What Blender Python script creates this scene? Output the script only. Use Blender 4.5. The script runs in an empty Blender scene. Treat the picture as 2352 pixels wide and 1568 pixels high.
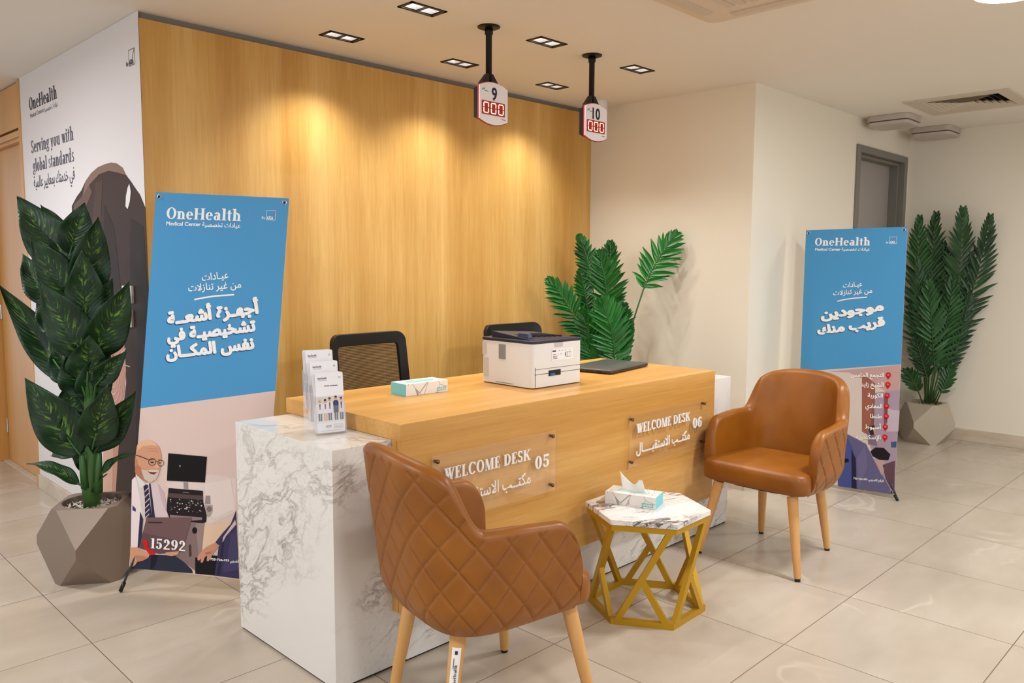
import bpy, bmesh, math, random
from mathutils import Vector as V, Matrix
random.seed(7)
S = bpy.context.scene
COL = S.collection
PI = math.pi

# ---------------------------------------------------------------- camera, world, exposure
CAM = V((0, 0, 1.395))
FPX = 1839.2
YAW, PITCH, ROLL = 0.790388, -0.0959456, 0.00487406
FW = V((math.cos(PITCH) * math.sin(YAW), math.cos(PITCH) * math.cos(YAW), math.sin(PITCH)))
_r = V((math.cos(YAW), -math.sin(YAW), 0)); _u = _r.cross(FW)
RT = _r * math.cos(ROLL) + _u * math.sin(ROLL)
UP = -_r * math.sin(ROLL) + _u * math.cos(ROLL)
cd = bpy.data.cameras.new('camera'); cam = bpy.data.objects.new('camera', cd); COL.objects.link(cam)
cd.sensor_width = 36; cd.lens = FPX / 2352 * 36; cd.clip_start = .05
cam.matrix_world = Matrix(((RT.x, UP.x, -FW.x, CAM.x), (RT.y, UP.y, -FW.y, CAM.y), (RT.z, UP.z, -FW.z, CAM.z), (0, 0, 0, 1)))
S.camera = cam
S.view_settings.view_transform = 'Standard'; S.view_settings.look = 'None'
S.view_settings.exposure = 0.22; S.view_settings.gamma = 1; S.view_settings.use_curve_mapping = False
W = bpy.data.worlds.new('world'); S.world = W; W.use_nodes = True
W.node_tree.nodes['Background'].inputs[0].default_value = (.93, 1, 1.10, 1)
W.node_tree.nodes['Background'].inputs[1].default_value = 1.0
SPOT_W, SPOT_COL = 17.0, (1, 1, .98)
LAMP_W, LAMP_COL = 28.0, (.96, 1, 1.04)
ZC = 2.478

def ray(px, py):
    return RT * ((px - 1176) / FPX) - UP * ((py - 784) / FPX) + FW
def at_x(px, py, x):
    d = ray(px, py); return CAM + d * ((x - CAM.x) / d.x)
def at_y(px, py, y):
    d = ray(px, py); return CAM + d * ((y - CAM.y) / d.y)
def at_z(px, py, z):
    d = ray(px, py); return CAM + d * ((z - CAM.z) / d.z)
def at_ref(px, py, ref, back=0.0):
    n = V((FW.x, FW.y, 0)).normalized(); d = ray(px, py)
    t = (n.dot(V((ref[0], ref[1], 0))) + back) / n.dot(d); return CAM + d * t

# ---------------------------------------------------------------- materials
def lin(c):
    return tuple(((v / 255) / 12.92 if v / 255 <= .04045 else ((v / 255 + .055) / 1.055) ** 2.4) for v in c) + (1,)
class NT:
    def __init__(s, m): s.t = m.node_tree; s.b = s.t.nodes['Principled BSDF']
    def n(s, typ, props=None, **ins):
        x = s.t.nodes.new(typ)
        for k, v in (props or {}).items(): setattr(x, k, v)
        for k, v in ins.items():
            i = x.inputs[int(k[1:])] if k[0] == '_' else x.inputs[k.replace('_', ' ')]
            if hasattr(v, 'is_output'): s.t.links.new(v, i)
            else: i.default_value = v
        return x
    def m(s, op, a, b=0.0, c=None):
        x = s.t.nodes.new('ShaderNodeMath'); x.operation = op
        for i, v in enumerate((a, b) if c is None else (a, b, c)):
            if hasattr(v, 'is_output'): s.t.links.new(v, x.inputs[i])
            else: x.inputs[i].default_value = v
        return x.outputs[0]
    def ramp(s, fac, stops):
        x = s.t.nodes.new('ShaderNodeValToRGB'); e = x.color_ramp.elements
        while len(e) < len(stops): e.new(.5)
        for i, (p, c) in enumerate(stops): e[i].position = p; e[i].color = c
        s.t.links.new(fac, x.inputs[0]); return x.outputs[0]
    def mix(s, fac, a, b, mode='MIX'):
        x = s.t.nodes.new('ShaderNodeMix'); x.data_type = 'RGBA'; x.blend_type = mode
        for i, v in ((0, fac), (6, a), (7, b)):
            if hasattr(v, 'is_output'): s.t.links.new(v, x.inputs[i])
            else: x.inputs[i].default_value = v
        return x.outputs[2]
    def bump(s, h, dist=.002, strength=1.0):
        x = s.n('ShaderNodeBump', Strength=strength, Distance=dist, Height=h)
        s.t.links.new(x.outputs[0], s.b.inputs['Normal'])
    def col(s, c): s.t.links.new(c, s.b.inputs['Base Color'])
    def coord(s, which='Object', scale=(1, 1, 1), loc=(0, 0, 0), rot=(0, 0, 0)):
        tc = s.t.nodes.new('ShaderNodeTexCoord')
        return s.n('ShaderNodeMapping', Vector=tc.outputs[which], Scale=scale, Location=loc, Rotation=rot).outputs[0]
    def noise(s, vec, scale=5, detail=3, rough=.5, dist=0.0, out=0):
        return s.n('ShaderNodeTexNoise', Vector=vec, Scale=scale, Detail=detail, Roughness=rough, Distortion=dist).outputs[out]
_mats = {}
def mat(name, rgb=(200, 200, 200), rough=.5, metal=0.0, emit=None, estr=0.0, spec=.5, coat=0.0, trans=0.0, alpha=1.0, ior=1.45):
    if name in _mats: return _mats[name]
    m = bpy.data.materials.new(name); m.use_nodes = True; b = m.node_tree.nodes['Principled BSDF']
    b.inputs['Base Color'].default_value = lin(rgb); b.inputs['Roughness'].default_value = rough
    b.inputs['Metallic'].default_value = metal; b.inputs['Specular IOR Level'].default_value = spec
    b.inputs['Coat Weight'].default_value = coat; b.inputs['Coat Roughness'].default_value = .1
    b.inputs['Transmission Weight'].default_value = trans; b.inputs['IOR'].default_value = ior
    if emit: b.inputs['Emission Color'].default_value = lin(emit); b.inputs['Emission Strength'].default_value = estr
    _mats[name] = m; return m
def wood(name, axis, light, dark, rough=.42, stripes=1.0, scale=1.0):
    m = mat(name, light, rough); k = NT(m)
    st = {'x': (.35, 7, 7), 'y': (7, .35, 7), 'z': (7, 7, .35)}[axis]
    c = k.coord('Object', tuple(v * scale for v in st))
    a = k.noise(c, 1.0, 3, .55, .4)
    f = k.noise(k.coord('Object', tuple(v * 5 * scale for v in st)), 2.2, 4, .65, .3)
    wide = k.noise(k.coord('Object', tuple((v * .42 if v > 1 else v * .12) * scale for v in st)), 1.6, 2, .5)
    tot = k.m('ADD', k.m('ADD', k.m('MULTIPLY', a, .5 * stripes), k.m('MULTIPLY', f, .28)), k.m('MULTIPLY', wide, .45 * stripes))
    tot = k.m('ADD', tot, .5 * (1 - stripes) * .85 - .05 * stripes)
    k.col(k.ramp(tot, [(.36, lin(dark)), (.56, lin(tuple((a_ + b_) / 2 for a_, b_ in zip(light, dark)))), (.74, lin(light))]))
    k.bump(f, .0006, .25)
    return m
M_wallwood = wood('oak_veneer_upright', 'z', (224, 183, 112), (184, 132, 56), .40)
M_deskwood = wood('oak_veneer_flat', 'x', (226, 176, 104), (184, 126, 52), .36)
M_doorwood = wood('oak_door_veneer', 'z', (214, 160, 92), (186, 128, 62), .40, .6)
M_legwood = wood('beech_leg', 'z', (222, 170, 104), (196, 138, 74), .45, .8, 2.5)
M_paint = mat('cream_wall_paint', (233, 223, 204), .62)
M_ceil = mat('ceiling_paint', (234, 227, 216), .8)
k = NT(M_paint); k.bump(k.noise(k.coord('Object'), 90, 2), .0006, .25)
M_grey = mat('recess_grey', (128, 122, 110), .6)
M_dgrey = mat('door_frame_grey', (122, 118, 108), .5)
M_dleaf = mat('grey_door_leaf', (158, 150, 144), .45)
M_black = mat('black_plastic', (14, 13, 14), .38)
M_blackm = mat('black_metal', (16, 15, 15), .45, .3)
M_steel = mat('polished_steel', (205, 200, 195), .2, 1.0)
M_white = mat('white_plastic', (228, 222, 214), .35)
M_gasket = mat('dark_joint', (46, 34, 26), .7)
def floor_mat():
    m = mat('beige_porcelain_tile', (205, 188, 168), .24); k = NT(m)
    tc = k.t.nodes.new('ShaderNodeTexCoord'); sp = k.n('ShaderNodeSeparateXYZ', Vector=tc.outputs['Object'])
    tx = k.m('DIVIDE', k.m('SUBTRACT', sp.outputs[0], 3.337), .603); ty = k.m('DIVIDE', k.m('SUBTRACT', sp.outputs[1], 1.281), .601)
    fx = k.m('ABSOLUTE', k.m('SUBTRACT', k.m('FRACT', tx), .5)); fy = k.m('ABSOLUTE', k.m('SUBTRACT', k.m('FRACT', ty), .5))
    g = k.m('GREATER_THAN', k.m('MAXIMUM', fx, fy), .4974)
    ident = k.n('ShaderNodeCombineXYZ', X=k.m('FLOOR', tx), Y=k.m('FLOOR', ty))
    wn = k.n('ShaderNodeTexWhiteNoise', Vector=ident.outputs[0])
    off = k.n('ShaderNodeVectorMath', {'operation': 'SCALE'}, _0=wn.outputs['Color'], Scale=20.0)
    vec = k.n('ShaderNodeVectorMath', {'operation': 'ADD'}, _0=tc.outputs['Object'], _1=off.outputs[0]).outputs[0]
    st = k.n('ShaderNodeMapping', Vector=vec, Rotation=(0, 0, .5), Scale=(1.3, 3.2, 1)).outputs[0]
    a = k.noise(st, 1.3, 3, .5, 0.0)
    b = k.noise(vec, 2.0, 2, .5, .3)
    vein = k.m('SMOOTH_MIN', k.m('ABSOLUTE', k.m('SUBTRACT', b, .5)), .02, .01)
    vein = k.m('SUBTRACT', 1.0, k.m('DIVIDE', vein, .02)); vein = k.m('MULTIPLY', k.m('MAXIMUM', vein, 0.0), k.n('ShaderNodeMapRange', Value=k.noise(vec, 1.6, 1), _1=.54, _2=.64).outputs[0])
    c = k.ramp(a, [(.2, lin(TILE[0])), (.5, lin(TILE[1])), (.85, lin(TILE[2]))])
    c = k.mix(k.m('MULTIPLY', vein, .30), c, lin((236, 224, 208)))
    c = k.mix(k.m('MULTIPLY', wn.outputs[0], .10), c, lin((180, 160, 138)))
    c = k.mix(g, c, lin((104, 86, 68))); k.col(c)
    k.t.links.new(k.m('ADD', k.m('MULTIPLY', g, .5), k.m('ADD', .20, k.m('MULTIPLY', a, .12))), k.b.inputs['Roughness'])
    return m
TILE = ((174, 160, 143), (187, 173, 156), (198, 186, 170))
M_floor = floor_mat()
M_base = mat('stone_skirting', (196, 178, 154), .35)
k = NT(M_base); k.col(k.ramp(k.noise(k.coord('Object', (1.5, 1.5, 5)), 2.5, 4, .6, .5), [(.3, lin((186, 166, 142))), (.7, lin((212, 197, 176)))]))
def marble(name, rot, vein=(146, 134, 126), base=(228, 222, 214), scale=1.0, amount=.85, m0=.49, an=(.42, 3.0, 4.8)):
    m = mat(name, base, .16, coat=.3); k = NT(m)
    p0 = k.coord('Object', (scale,) * 3, (.3, .2, .1)); e1 = V(rot).normalized(); e2 = e1.cross(V((0, 0, 1))).normalized(); e3 = e1.cross(e2)
    dot = lambda e: k.n('ShaderNodeVectorMath', {'operation': 'DOT_PRODUCT'}, _0=p0, _1=tuple(e)).outputs['Value']
    c = k.n('ShaderNodeCombineXYZ', X=dot(e1), Y=dot(e2), Z=dot(e3)).outputs[0]
    warp = k.noise(c, 1.5, 4, .6, .0, 1)
    w2 = k.n('ShaderNodeVectorMath', {'operation': 'SCALE'}, _0=warp, Scale=.30).outputs[0]
    v = k.n('ShaderNodeVectorMath', {'operation': 'ADD'}, _0=c, _1=w2).outputs[0]
    st = k.n('ShaderNodeMapping', Vector=v, Scale=an).outputs[0]
    n1 = k.noise(st, 1.5, 6, .62, .3)
    r = k.m('ABSOLUTE', k.m('SUBTRACT', n1, .5))
    thin = k.m('MAXIMUM', k.m('SUBTRACT', 1.0, k.m('DIVIDE', r, .030)), 0.0)
    mask = k.n('ShaderNodeMapRange', Value=k.noise(k.n('ShaderNodeMapping', Vector=c, Scale=(1, 1, 1.7)).outputs[0], 1.3, 2, .5, .6), _1=m0, _2=m0 + .17).outputs[0]
    n2 = k.noise(st, 5.5, 5, .7, .8)
    fine = k.m('MAXIMUM', k.m('SUBTRACT', 1.0, k.m('DIVIDE', k.m('ABSOLUTE', k.m('SUBTRACT', n2, .5)), .03)), 0.0)
    cloud = k.n('ShaderNodeMapRange', Value=k.noise(st, .8, 3, .55), _1=.5, _2=.8).outputs[0]
    tot = k.m('ADD', k.m('MULTIPLY', k.m('ADD', k.m('MULTIPLY', thin, .75), k.m('MULTIPLY', fine, .4)), mask), k.m('MULTIPLY', cloud, .13))
    tot = k.m('MINIMUM', k.m('MULTIPLY', tot, amount), 1.0)
    k.col(k.mix(tot, lin(base), lin(vein)))
    return m
M_marble = marble('white_veined_marble', (1, -1, .75))
M_tmarble = marble('white_marble_laminate', (1, -.35, .05), (104, 94, 96), (238, 234, 230), 1.9, 2.0, .36, (.6, 2.2, 2.2))
def leather_mat():
    m = mat('tan_leather', (156, 94, 30), .38); k = NT(m)
    a = k.noise(k.coord('Object'), 6, 3); k.col(k.ramp(a, [(.3, lin((132, 74, 14))), (.7, lin((150, 89, 20)))]))
    v = k.n('ShaderNodeTexVoronoi', Vector=k.coord('Object'), Scale=420.0)
    k.bump(v.outputs['Distance'], .0005, .22); return m
M_leather = leather_mat()
M_gold = mat('gold_painted_steel', (186, 142, 22), .38, .35)

# ---------------------------------------------------------------- mesh builder
class MB:
    def __init__(s): s.v = []; s.f = []; s.mi = []; s.uv = {}
    def add(s, vs, fs, mi=0, uvs=None):
        o = len(s.v); s.v += [V(p) for p in vs]
        for f in fs: s.f.append([i + o for i in f]); s.mi.append(mi)
        if uvs:
            for i, u in enumerate(uvs): s.uv[o + i] = u
        return s
    def box(s, c, d, mi=0, rz=0.0, taper=1.0, M=None):
        hx, hy, hz = d[0] / 2, d[1] / 2, d[2] / 2; c = V(c)
        P = []
        for z in (-1, 1):
            t = taper if z > 0 else 1.0
            for x, y in ((-1, -1), (1, -1), (1, 1), (-1, 1)): P.append(V((x * hx * t, y * hy * t, z * hz)))
        R = M or Matrix.Rotation(rz, 3, 'Z')
        return s.add([c + R @ p for p in P], [(3, 2, 1, 0), (4, 5, 6, 7), (0, 1, 5, 4), (1, 2, 6, 5), (2, 3, 7, 6), (3, 0, 4, 7)], mi)
    def box2(s, a, b, mi=0):
        a, b = V(a), V(b); return s.box((a + b) / 2, (abs(b.x - a.x), abs(b.y - a.y), abs(b.z - a.z)), mi)
    def beam(s, p, q, w, h, up=(0, 0, 1), mi=0):
        p, q = V(p), V(q); t = (q - p).normalized(); up = V(up); a = t.cross(up).normalized(); b = a.cross(t)
        P = [e + a * (w / 2 * i) + b * (h / 2 * j) for e in (p, q) for i, j in ((-1, -1), (1, -1), (1, 1), (-1, 1))]
        return s.add(P, [(0, 1, 2, 3), (7, 6, 5, 4), (0, 4, 5, 1), (1, 5, 6, 2), (2, 6, 7, 3), (3, 7, 4, 0)], mi)
    def rings(s, rings, mi=0, cap=True, closed=True):
        n = len(rings[0]); vs = [p for r in rings for p in r]; fs = []
        for i in range(len(rings) - 1):
            for j in range(n if closed else n - 1):
                k2 = (j + 1) % n; fs.append((i * n + j, i * n + k2, (i + 1) * n + k2, (i + 1) * n + j))
        if cap: fs.append(tuple(range(n - 1, -1, -1))); fs.append(tuple((len(rings) - 1) * n + j for j in range(n)))
        return s.add(vs, fs, mi)
    def lathe(s, prof, n=24, c=(0, 0, 0), mi=0, cap=True):
        c = V(c)
        return s.rings([[c + V((r * math.cos(2 * PI * j / n), r * math.sin(2 * PI * j / n), z)) for j in range(n)] for r, z in prof], mi, cap)
    def tube(s, pts, r, n=10, mi=0, cap=True):
        pts = [V(p) for p in pts]; R = r if isinstance(r, (list, tuple)) else [r] * len(pts); rings = []
        up = None
        for i, p in enumerate(pts):
            t = (pts[min(i + 1, len(pts) - 1)] - pts[max(i - 1, 0)]).normalized()
            if up is None: up = V((0, 0, 1)) if abs(t.z) < .9 else V((1, 0, 0))
            a = t.cross(up).normalized(); b = t.cross(a).normalized(); up = -b if False else up
            rings.append([p + (a * math.cos(2 * PI * j / n) + b * math.sin(2 * PI * j / n)) * R[i] for j in range(n)])
        return s.rings(rings, mi, cap)
    def prism(s, poly, z0, z1, mi=0, frame=None):
        n = len(poly); fr = frame or (lambda x, y, z: V((x, y, z)))
        vs = [fr(x, y, z0) for x, y in poly] + [fr(x, y, z1) for x, y in poly]
        fs = [tuple(range(n - 1, -1, -1)), tuple(range(n, 2 * n))] + [(i, (i + 1) % n, n + (i + 1) % n, n + i) for i in range(n)]
        return s.add(vs, fs, mi)
    def grid(s, fn, nu, nv, mi=0, uv=True):
        vs = []; uvs = []
        for i in range(nu + 1):
            for j in range(nv + 1): vs.append(fn(i / nu, j / nv)); uvs.append((i / nu, j / nv))
        n = nv + 1
        return s.add(vs, [(i * n + j, (i + 1) * n + j, (i + 1) * n + j + 1, i * n + j + 1) for i in range(nu) for j in range(nv)], mi, uvs if uv else None)
    def build(s, name, mats, parent=None, smooth=False, bevel=0.0, seg=2, sub=0, fix=True):
        me = bpy.data.meshes.new(name); me.from_pydata([tuple(p) for p in s.v], [], s.f)
        mats = mats if isinstance(mats, (list, tuple)) else [mats]
        for m in mats: me.materials.append(m)
        for p, i in zip(me.polygons, s.mi): p.material_index = i; p.use_smooth = smooth
        if s.uv:
            l = me.uv_layers.new(name='UVMap')
            for lp in me.loops: l.data[lp.index].uv = s.uv.get(lp.vertex_index, (0, 0))
        if fix:
            b = bmesh.new(); b.from_mesh(me); bmesh.ops.recalc_face_normals(b, faces=b.faces[:]); b.to_mesh(me); b.free()
        me.update()
        o = bpy.data.objects.new(name, me); COL.objects.link(o)
        if parent: o.parent = parent
        if bevel:
            d = o.modifiers.new('bevel', 'BEVEL'); d.width = bevel; d.segments = seg; d.limit_method = 'ANGLE'; d.angle_limit = .6
            if smooth or True:
                for p in me.polygons: p.use_smooth = True
                d.harden_normals = True
        if sub:
            d = o.modifiers.new('sub', 'SUBSURF'); d.levels = sub; d.render_levels = sub
        return o
def tag(o, label, cat, group=None):
    o['label'] = label; o['category'] = cat
    if group: o['group'] = group
    return o
def thing(name, label, cat, loc=(0, 0, 0), rz=0.0, group=None):
    o = bpy.data.objects.new(name, None); COL.objects.link(o); o.location = loc; o.rotation_euler = (0, 0, rz); o.empty_display_size = .1
    return tag(o, label, cat, group)
def struct(o): o['kind'] = 'structure'; return o
def copy_tree(o, parent=None):
    c = o.copy(); COL.objects.link(c)
    if parent: c.parent = parent
    for ch in list(o.children): copy_tree(ch, c)
    return c
def rrect(w, h, r, n=5, cx=0, cy=0):
    P = []
    for sx, sy, a0 in ((1, 1, 0), (-1, 1, 90), (-1, -1, 180), (1, -1, 270)):
        for i in range(n + 1):
            a = math.radians(a0 + 90 * i / n); P.append((cx + sx * (w / 2 - r) + r * math.cos(a), cy + sy * (h / 2 - r) + r * math.sin(a)))
    return P

# ---------------------------------------------------------------- lettering
AR = {}
def _ar():
    c = 0xFE8D
    spec = [('\u0627', 2), ('\u0628', 4), ('\u0629', 2), ('\u062a', 4), ('\u062b', 4), ('\u062c', 4), ('\u062d', 4), ('\u062e', 4), ('\u062f', 2), ('\u0630', 2), ('\u0631', 2), ('\u0632', 2), ('\u0633', 4), ('\u0634', 4), ('\u0635', 4), ('\u0636', 4), ('\u0637', 4), ('\u0638', 4), ('\u0639', 4), ('\u063a', 4), ('\u0641', 4), ('\u0642', 4), ('\u0643', 4), ('\u0644', 4), ('\u0645', 4), ('\u0646', 4), ('\u0647', 4), ('\u0648', 2), ('\u0649', 2), ('\u064a', 4)]
    for ch, n in spec: AR[ch] = (c, n); c += n
    AR['\u0623'] = (0xFE83, 2); AR['\u0625'] = (0xFE87, 2); AR['\u0626'] = (0xFE89, 4)
_ar()
LAMALEF = {'\u0627': 0xFEFB, '\u0623': 0xFEF7, '\u0625': 0xFEF9}
def shape(s):
    out = []; i = 0; prev = False
    while i < len(s):
        ch = s[i]; nx = s[i + 1] if i + 1 < len(s) else ' '
        if ch == '\u0640': out.append(ch); prev = True; i += 1; continue
        if ch not in AR: out.append(ch); prev = False; i += 1; continue
        if ch == '\u0644' and nx in LAMALEF:
            out.append(chr(LAMALEF[nx] + (1 if prev else 0))); prev = False; i += 2; continue
        c, n = AR[ch]; nj = n == 4 and (nx in AR or nx == '\u0640')
        out.append(chr(c + ((3 if prev else 2) if nj else (1 if prev else 0)))); prev = nj; i += 1
    return ''.join(reversed(out))
def sans(s, bold=0.0):
    """text as flat geometry: (verts, faces), cap height about 1, left edge 0"""
    if any(0x600 <= ord(c) < 0x700 for c in s): s = shape(s)
    c = bpy.data.curves.new('lettering', 'FONT'); c.body = s; c.resolution_u = 3; c.size = 1.37
    o = bpy.data.objects.new('lettering', c); COL.objects.link(o)
    me = o.evaluated_get(bpy.context.evaluated_depsgraph_get()).to_mesh()
    vs = [(v.co.x, v.co.y, 0) for v in me.vertices]; fs = [tuple(p.vertices) for p in me.polygons]
    o.to_mesh_clear(); bpy.data.objects.remove(o); bpy.data.curves.remove(c)
    if bold:                                   # heavier weight: the outline drawn again all round itself
        n = len(vs); V0, F0 = vs[:], fs[:]
        for i in range(8):
            dx, dy = bold * math.cos(PI * i / 4), bold * math.sin(PI * i / 4); o_ = len(vs); vs += [(x + dx, y + dy, i + 1) for x, y, _ in V0]; fs += [tuple(j + o_ for j in f) for f in F0]
    x0 = min(v[0] for v in vs)
    return [(x - x0, y, z) for x, y, z in vs], fs
T_, t_ = .22, .07
def serif(s):
    """a high-contrast slab-ended roman drawn from stems, hairlines and bowls"""
    vs, fs = [], []; X = 0.0
    def q(*p):
        o = len(vs); z = len(fs) % 7; vs.extend((X + a, b, z) for a, b in p); fs.append(tuple(range(o, o + len(p))))
    def D(x0, y0, x1, y1, w): q((x0 - w / 2, y0), (x0 + w / 2, y0), (x1 + w / 2, y1), (x1 - w / 2, y1))
    def R(x0, y0, x1, y1): q((x0, y0), (x1, y0), (x1, y1), (x0, y1))
    def E(x, y, w=T_, e=.075): R(x - w / 2 - e, y, x + w / 2 + e, y + .055)
    def A(cx, cy, rx, ry, wx, wy, a0=0, a1=360, n=22):
        P = []
        for i in range(n + 1):
            a = math.radians(a0 + (a1 - a0) * i / n); c_, s_ = math.cos(a), math.sin(a)
            P.append(((cx + rx * c_, cy + ry * s_), (cx + (rx - wx) * c_, cy + (ry - wy) * s_)))
        for i in range(n): q(P[i][0], P[i + 1][0], P[i + 1][1], P[i][1])
    def stem(x, y0, y1, top='', bot='b'):
        R(x - T_ / 2, y0, x + T_ / 2, y1)
        if 'b' in bot: E(x, y0)
        if 'l' in top: q((x - T_ / 2 - .09, y1 - .04), (x - T_ / 2, y1 - .12), (x + T_ / 2, y1), (x - T_ / 2 - .09, y1))
        if 'b' in top: E(x, y1 - .055)
    def arch(cx, r, x1): A(cx, .44, r, .25, T_, .08, 0, 150)
    for ch in s:
        adv = .35
        if ch == 'O': A(.44, .5, .42, .52, T_, t_); adv = .90
        elif ch == '0': A(.33, .49, .30, .51, T_ * .95, t_); adv = .70
        elif ch == 'o': A(.34, .34, .32, .36, T_, t_); adv = .70
        elif ch in 'nh':
            stem(.19, 0, .68 if ch == 'n' else 1.04, 'l'); A(.36, .42, .29, .28, T_, .10, 0, 140); R(.45, 0, .65, .43); E(.55, 0); adv = .76
        elif ch == 'e': A(.32, .34, .30, .36, T_ * .95, t_, 0, 318); R(.1, .34, .60, .40); adv = .66
        elif ch == 'H': stem(.2, 0, 1, 'b'); stem(.76, 0, 1, 'b'); R(.2, .47, .76, .54); adv = .98
        elif ch == 'a':
            A(.26, .2, .24, .22, T_ * .9, .06); R(.37, 0, .57, .48); A(.32, .46, .25, .24, T_, .07, 0, 160); R(.52, 0, .66, .055); adv = .68
        elif ch == 'l': stem(.2, 0, 1.04, 'l'); adv = .40
        elif ch == 'i': stem(.2, 0, .68, 'l'); A(.2, .87, .11, .11, .11, .11); adv = .40
        elif ch == 't': R(.12, .14, .31, .9); A(.30, .16, .18, .18, T_ * .9, .07, 180, 300); R(0, .62, .44, .68); adv = .47
        elif ch == 'W': D(.14, 1, .36, 0, T_); D(.36, 0, .52, .85, t_ * 1.4); D(.46, 1, .70, 0, T_); D(.70, 0, .92, 1, t_ * 1.4); E(.14, .945); E(.5, .945); E(.92, .945, .06); adv = 1.02
        elif ch == 'E' or ch == 'L':
            stem(.2, 0, 1, 'b' if ch == 'L' else ''); R(.04, 0, .64, .06); R(.58, 0, .64, .26)
            if ch == 'E': R(.04, .94, .62, 1); R(.56, .76, .62, 1); R(.2, .47, .46, .53); R(.42, .38, .47, .62)
            adv = .70
        elif ch == 'C': A(.44, .5, .42, .52, T_, t_, 42, 322); R(.72, .68, .78, .98); adv = .84
        elif ch == 'M': R(.12, 0, .18, 1); E(.15, 0, .05); D(.2, 1, .52, 0, T_); D(.50, 0, .80, 1, t_); stem(.85, 0, 1, 'b'); E(.18, .945, .1); adv = 1.08
        elif ch == 'D': stem(.2, 0, 1, 'b'); A(.36, .5, .45, .5, T_, t_, -90, 90); R(.1, 0, .37, .06); R(.1, .94, .37, 1); adv = .88
        elif ch == 'S':
            A(.33, .74, .27, .28, .17, .09, 25, 270); A(.33, .27, .29, .29, .18, .10, -155, 90); R(.53, .7, .58, .98); R(.06, .03, .11, .3); adv = .68
        elif ch == 's':
            A(.26, .50, .21, .19, .13, .07, 25, 270); A(.26, .18, .22, .2, .14, .08, -155, 90); adv = .54
        elif ch == 'K': stem(.2, 0, 1, 'b'); D(.32, .40, .72, 1, t_ * 1.3); D(.42, .58, .74, 0, T_ * 1.05); E(.72, .945, .1); E(.74, 0); adv = .92
        elif ch == 'v': D(.14, .68, .33, 0, T_); D(.33, 0, .52, .68, t_ * 1.3); E(.14, .63); E(.52, .63, .05); adv = .64
        elif ch == 'w': D(.13, .68, .29, 0, T_ * .9); D(.29, 0, .42, .6, t_ * 1.2); D(.40, .68, .58, 0, T_ * .9); D(.58, 0, .74, .68, t_ * 1.2); E(.13, .63); E(.74, .63, .05); adv = .84
        elif ch == 'y': D(.14, .68, .34, 0, T_); D(.20, -.25, .52, .68, t_ * 1.3); E(.14, .63); E(.52, .63, .05); A(.15, -.2, .1, .09, .1, .09); adv = .64
        elif ch == 'r': stem(.19, 0, .68, 'l'); A(.44, .57, .11, .11, .11, .11); A(.40, .45, .2, .23, .08, .07, 60, 170); adv = .55
        elif ch == 'g': A(.3, .45, .26, .24, T_ * .85, t_); A(.3, -.08, .30, .19, .12, t_); R(.18, .1, .44, .18); A(.56, .64, .08, .08, .08, .08); adv = .64
        elif ch == 'u': stem(.17, .2, .68, 'l', ''); A(.36, .25, .29, .26, T_, .10, 180, 300); R(.46, 0, .66, .68); R(.38, .625, .5, .68); R(.6, 0, .74, .055); adv = .78
        elif ch == 'b': stem(.19, 0, 1.04, 'l', ''); A(.36, .33, .3, .35, T_, t_, -110, 110); adv = .72
        elif ch == 'd': A(.34, .33, .3, .35, T_, t_, 70, 290); R(.42, 0, .62, 1.04); R(.34, .985, .5, 1.04); R(.55, 0, .72, .055); adv = .76
        elif ch == '1': stem(.26, 0, 1, 'l'); adv = .50
        elif ch == '2': A(.3, .70, .28, .30, T_, t_, -30, 165); D(.10, .1, .47, .56, T_ * .7); R(.04, 0, .6, .13); A(.15, .72, .09, .09, .09, .09); adv = .68
        elif ch == '5': R(.1, .84, .56, 1); D(.12, .5, .15, .9, .06); A(.28, .32, .3, .33, T_, t_, -150, 130); A(.13, .2, .09, .09, .09, .09); adv = .68
        elif ch == '6': A(.33, .31, .30, .32, T_ * .95, t_); A(.46, .42, .43, .58, T_, t_, 100, 200); A(.50, .88, .09, .09, .09, .09); adv = .70
        elif ch == '9': A(.33, .69, .30, .32, T_ * .95, t_); A(.20, .58, .43, .58, T_, t_, -80, 20); A(.16, .12, .09, .09, .09, .09); adv = .70
        X += adv + .02
    return vs, fs
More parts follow.
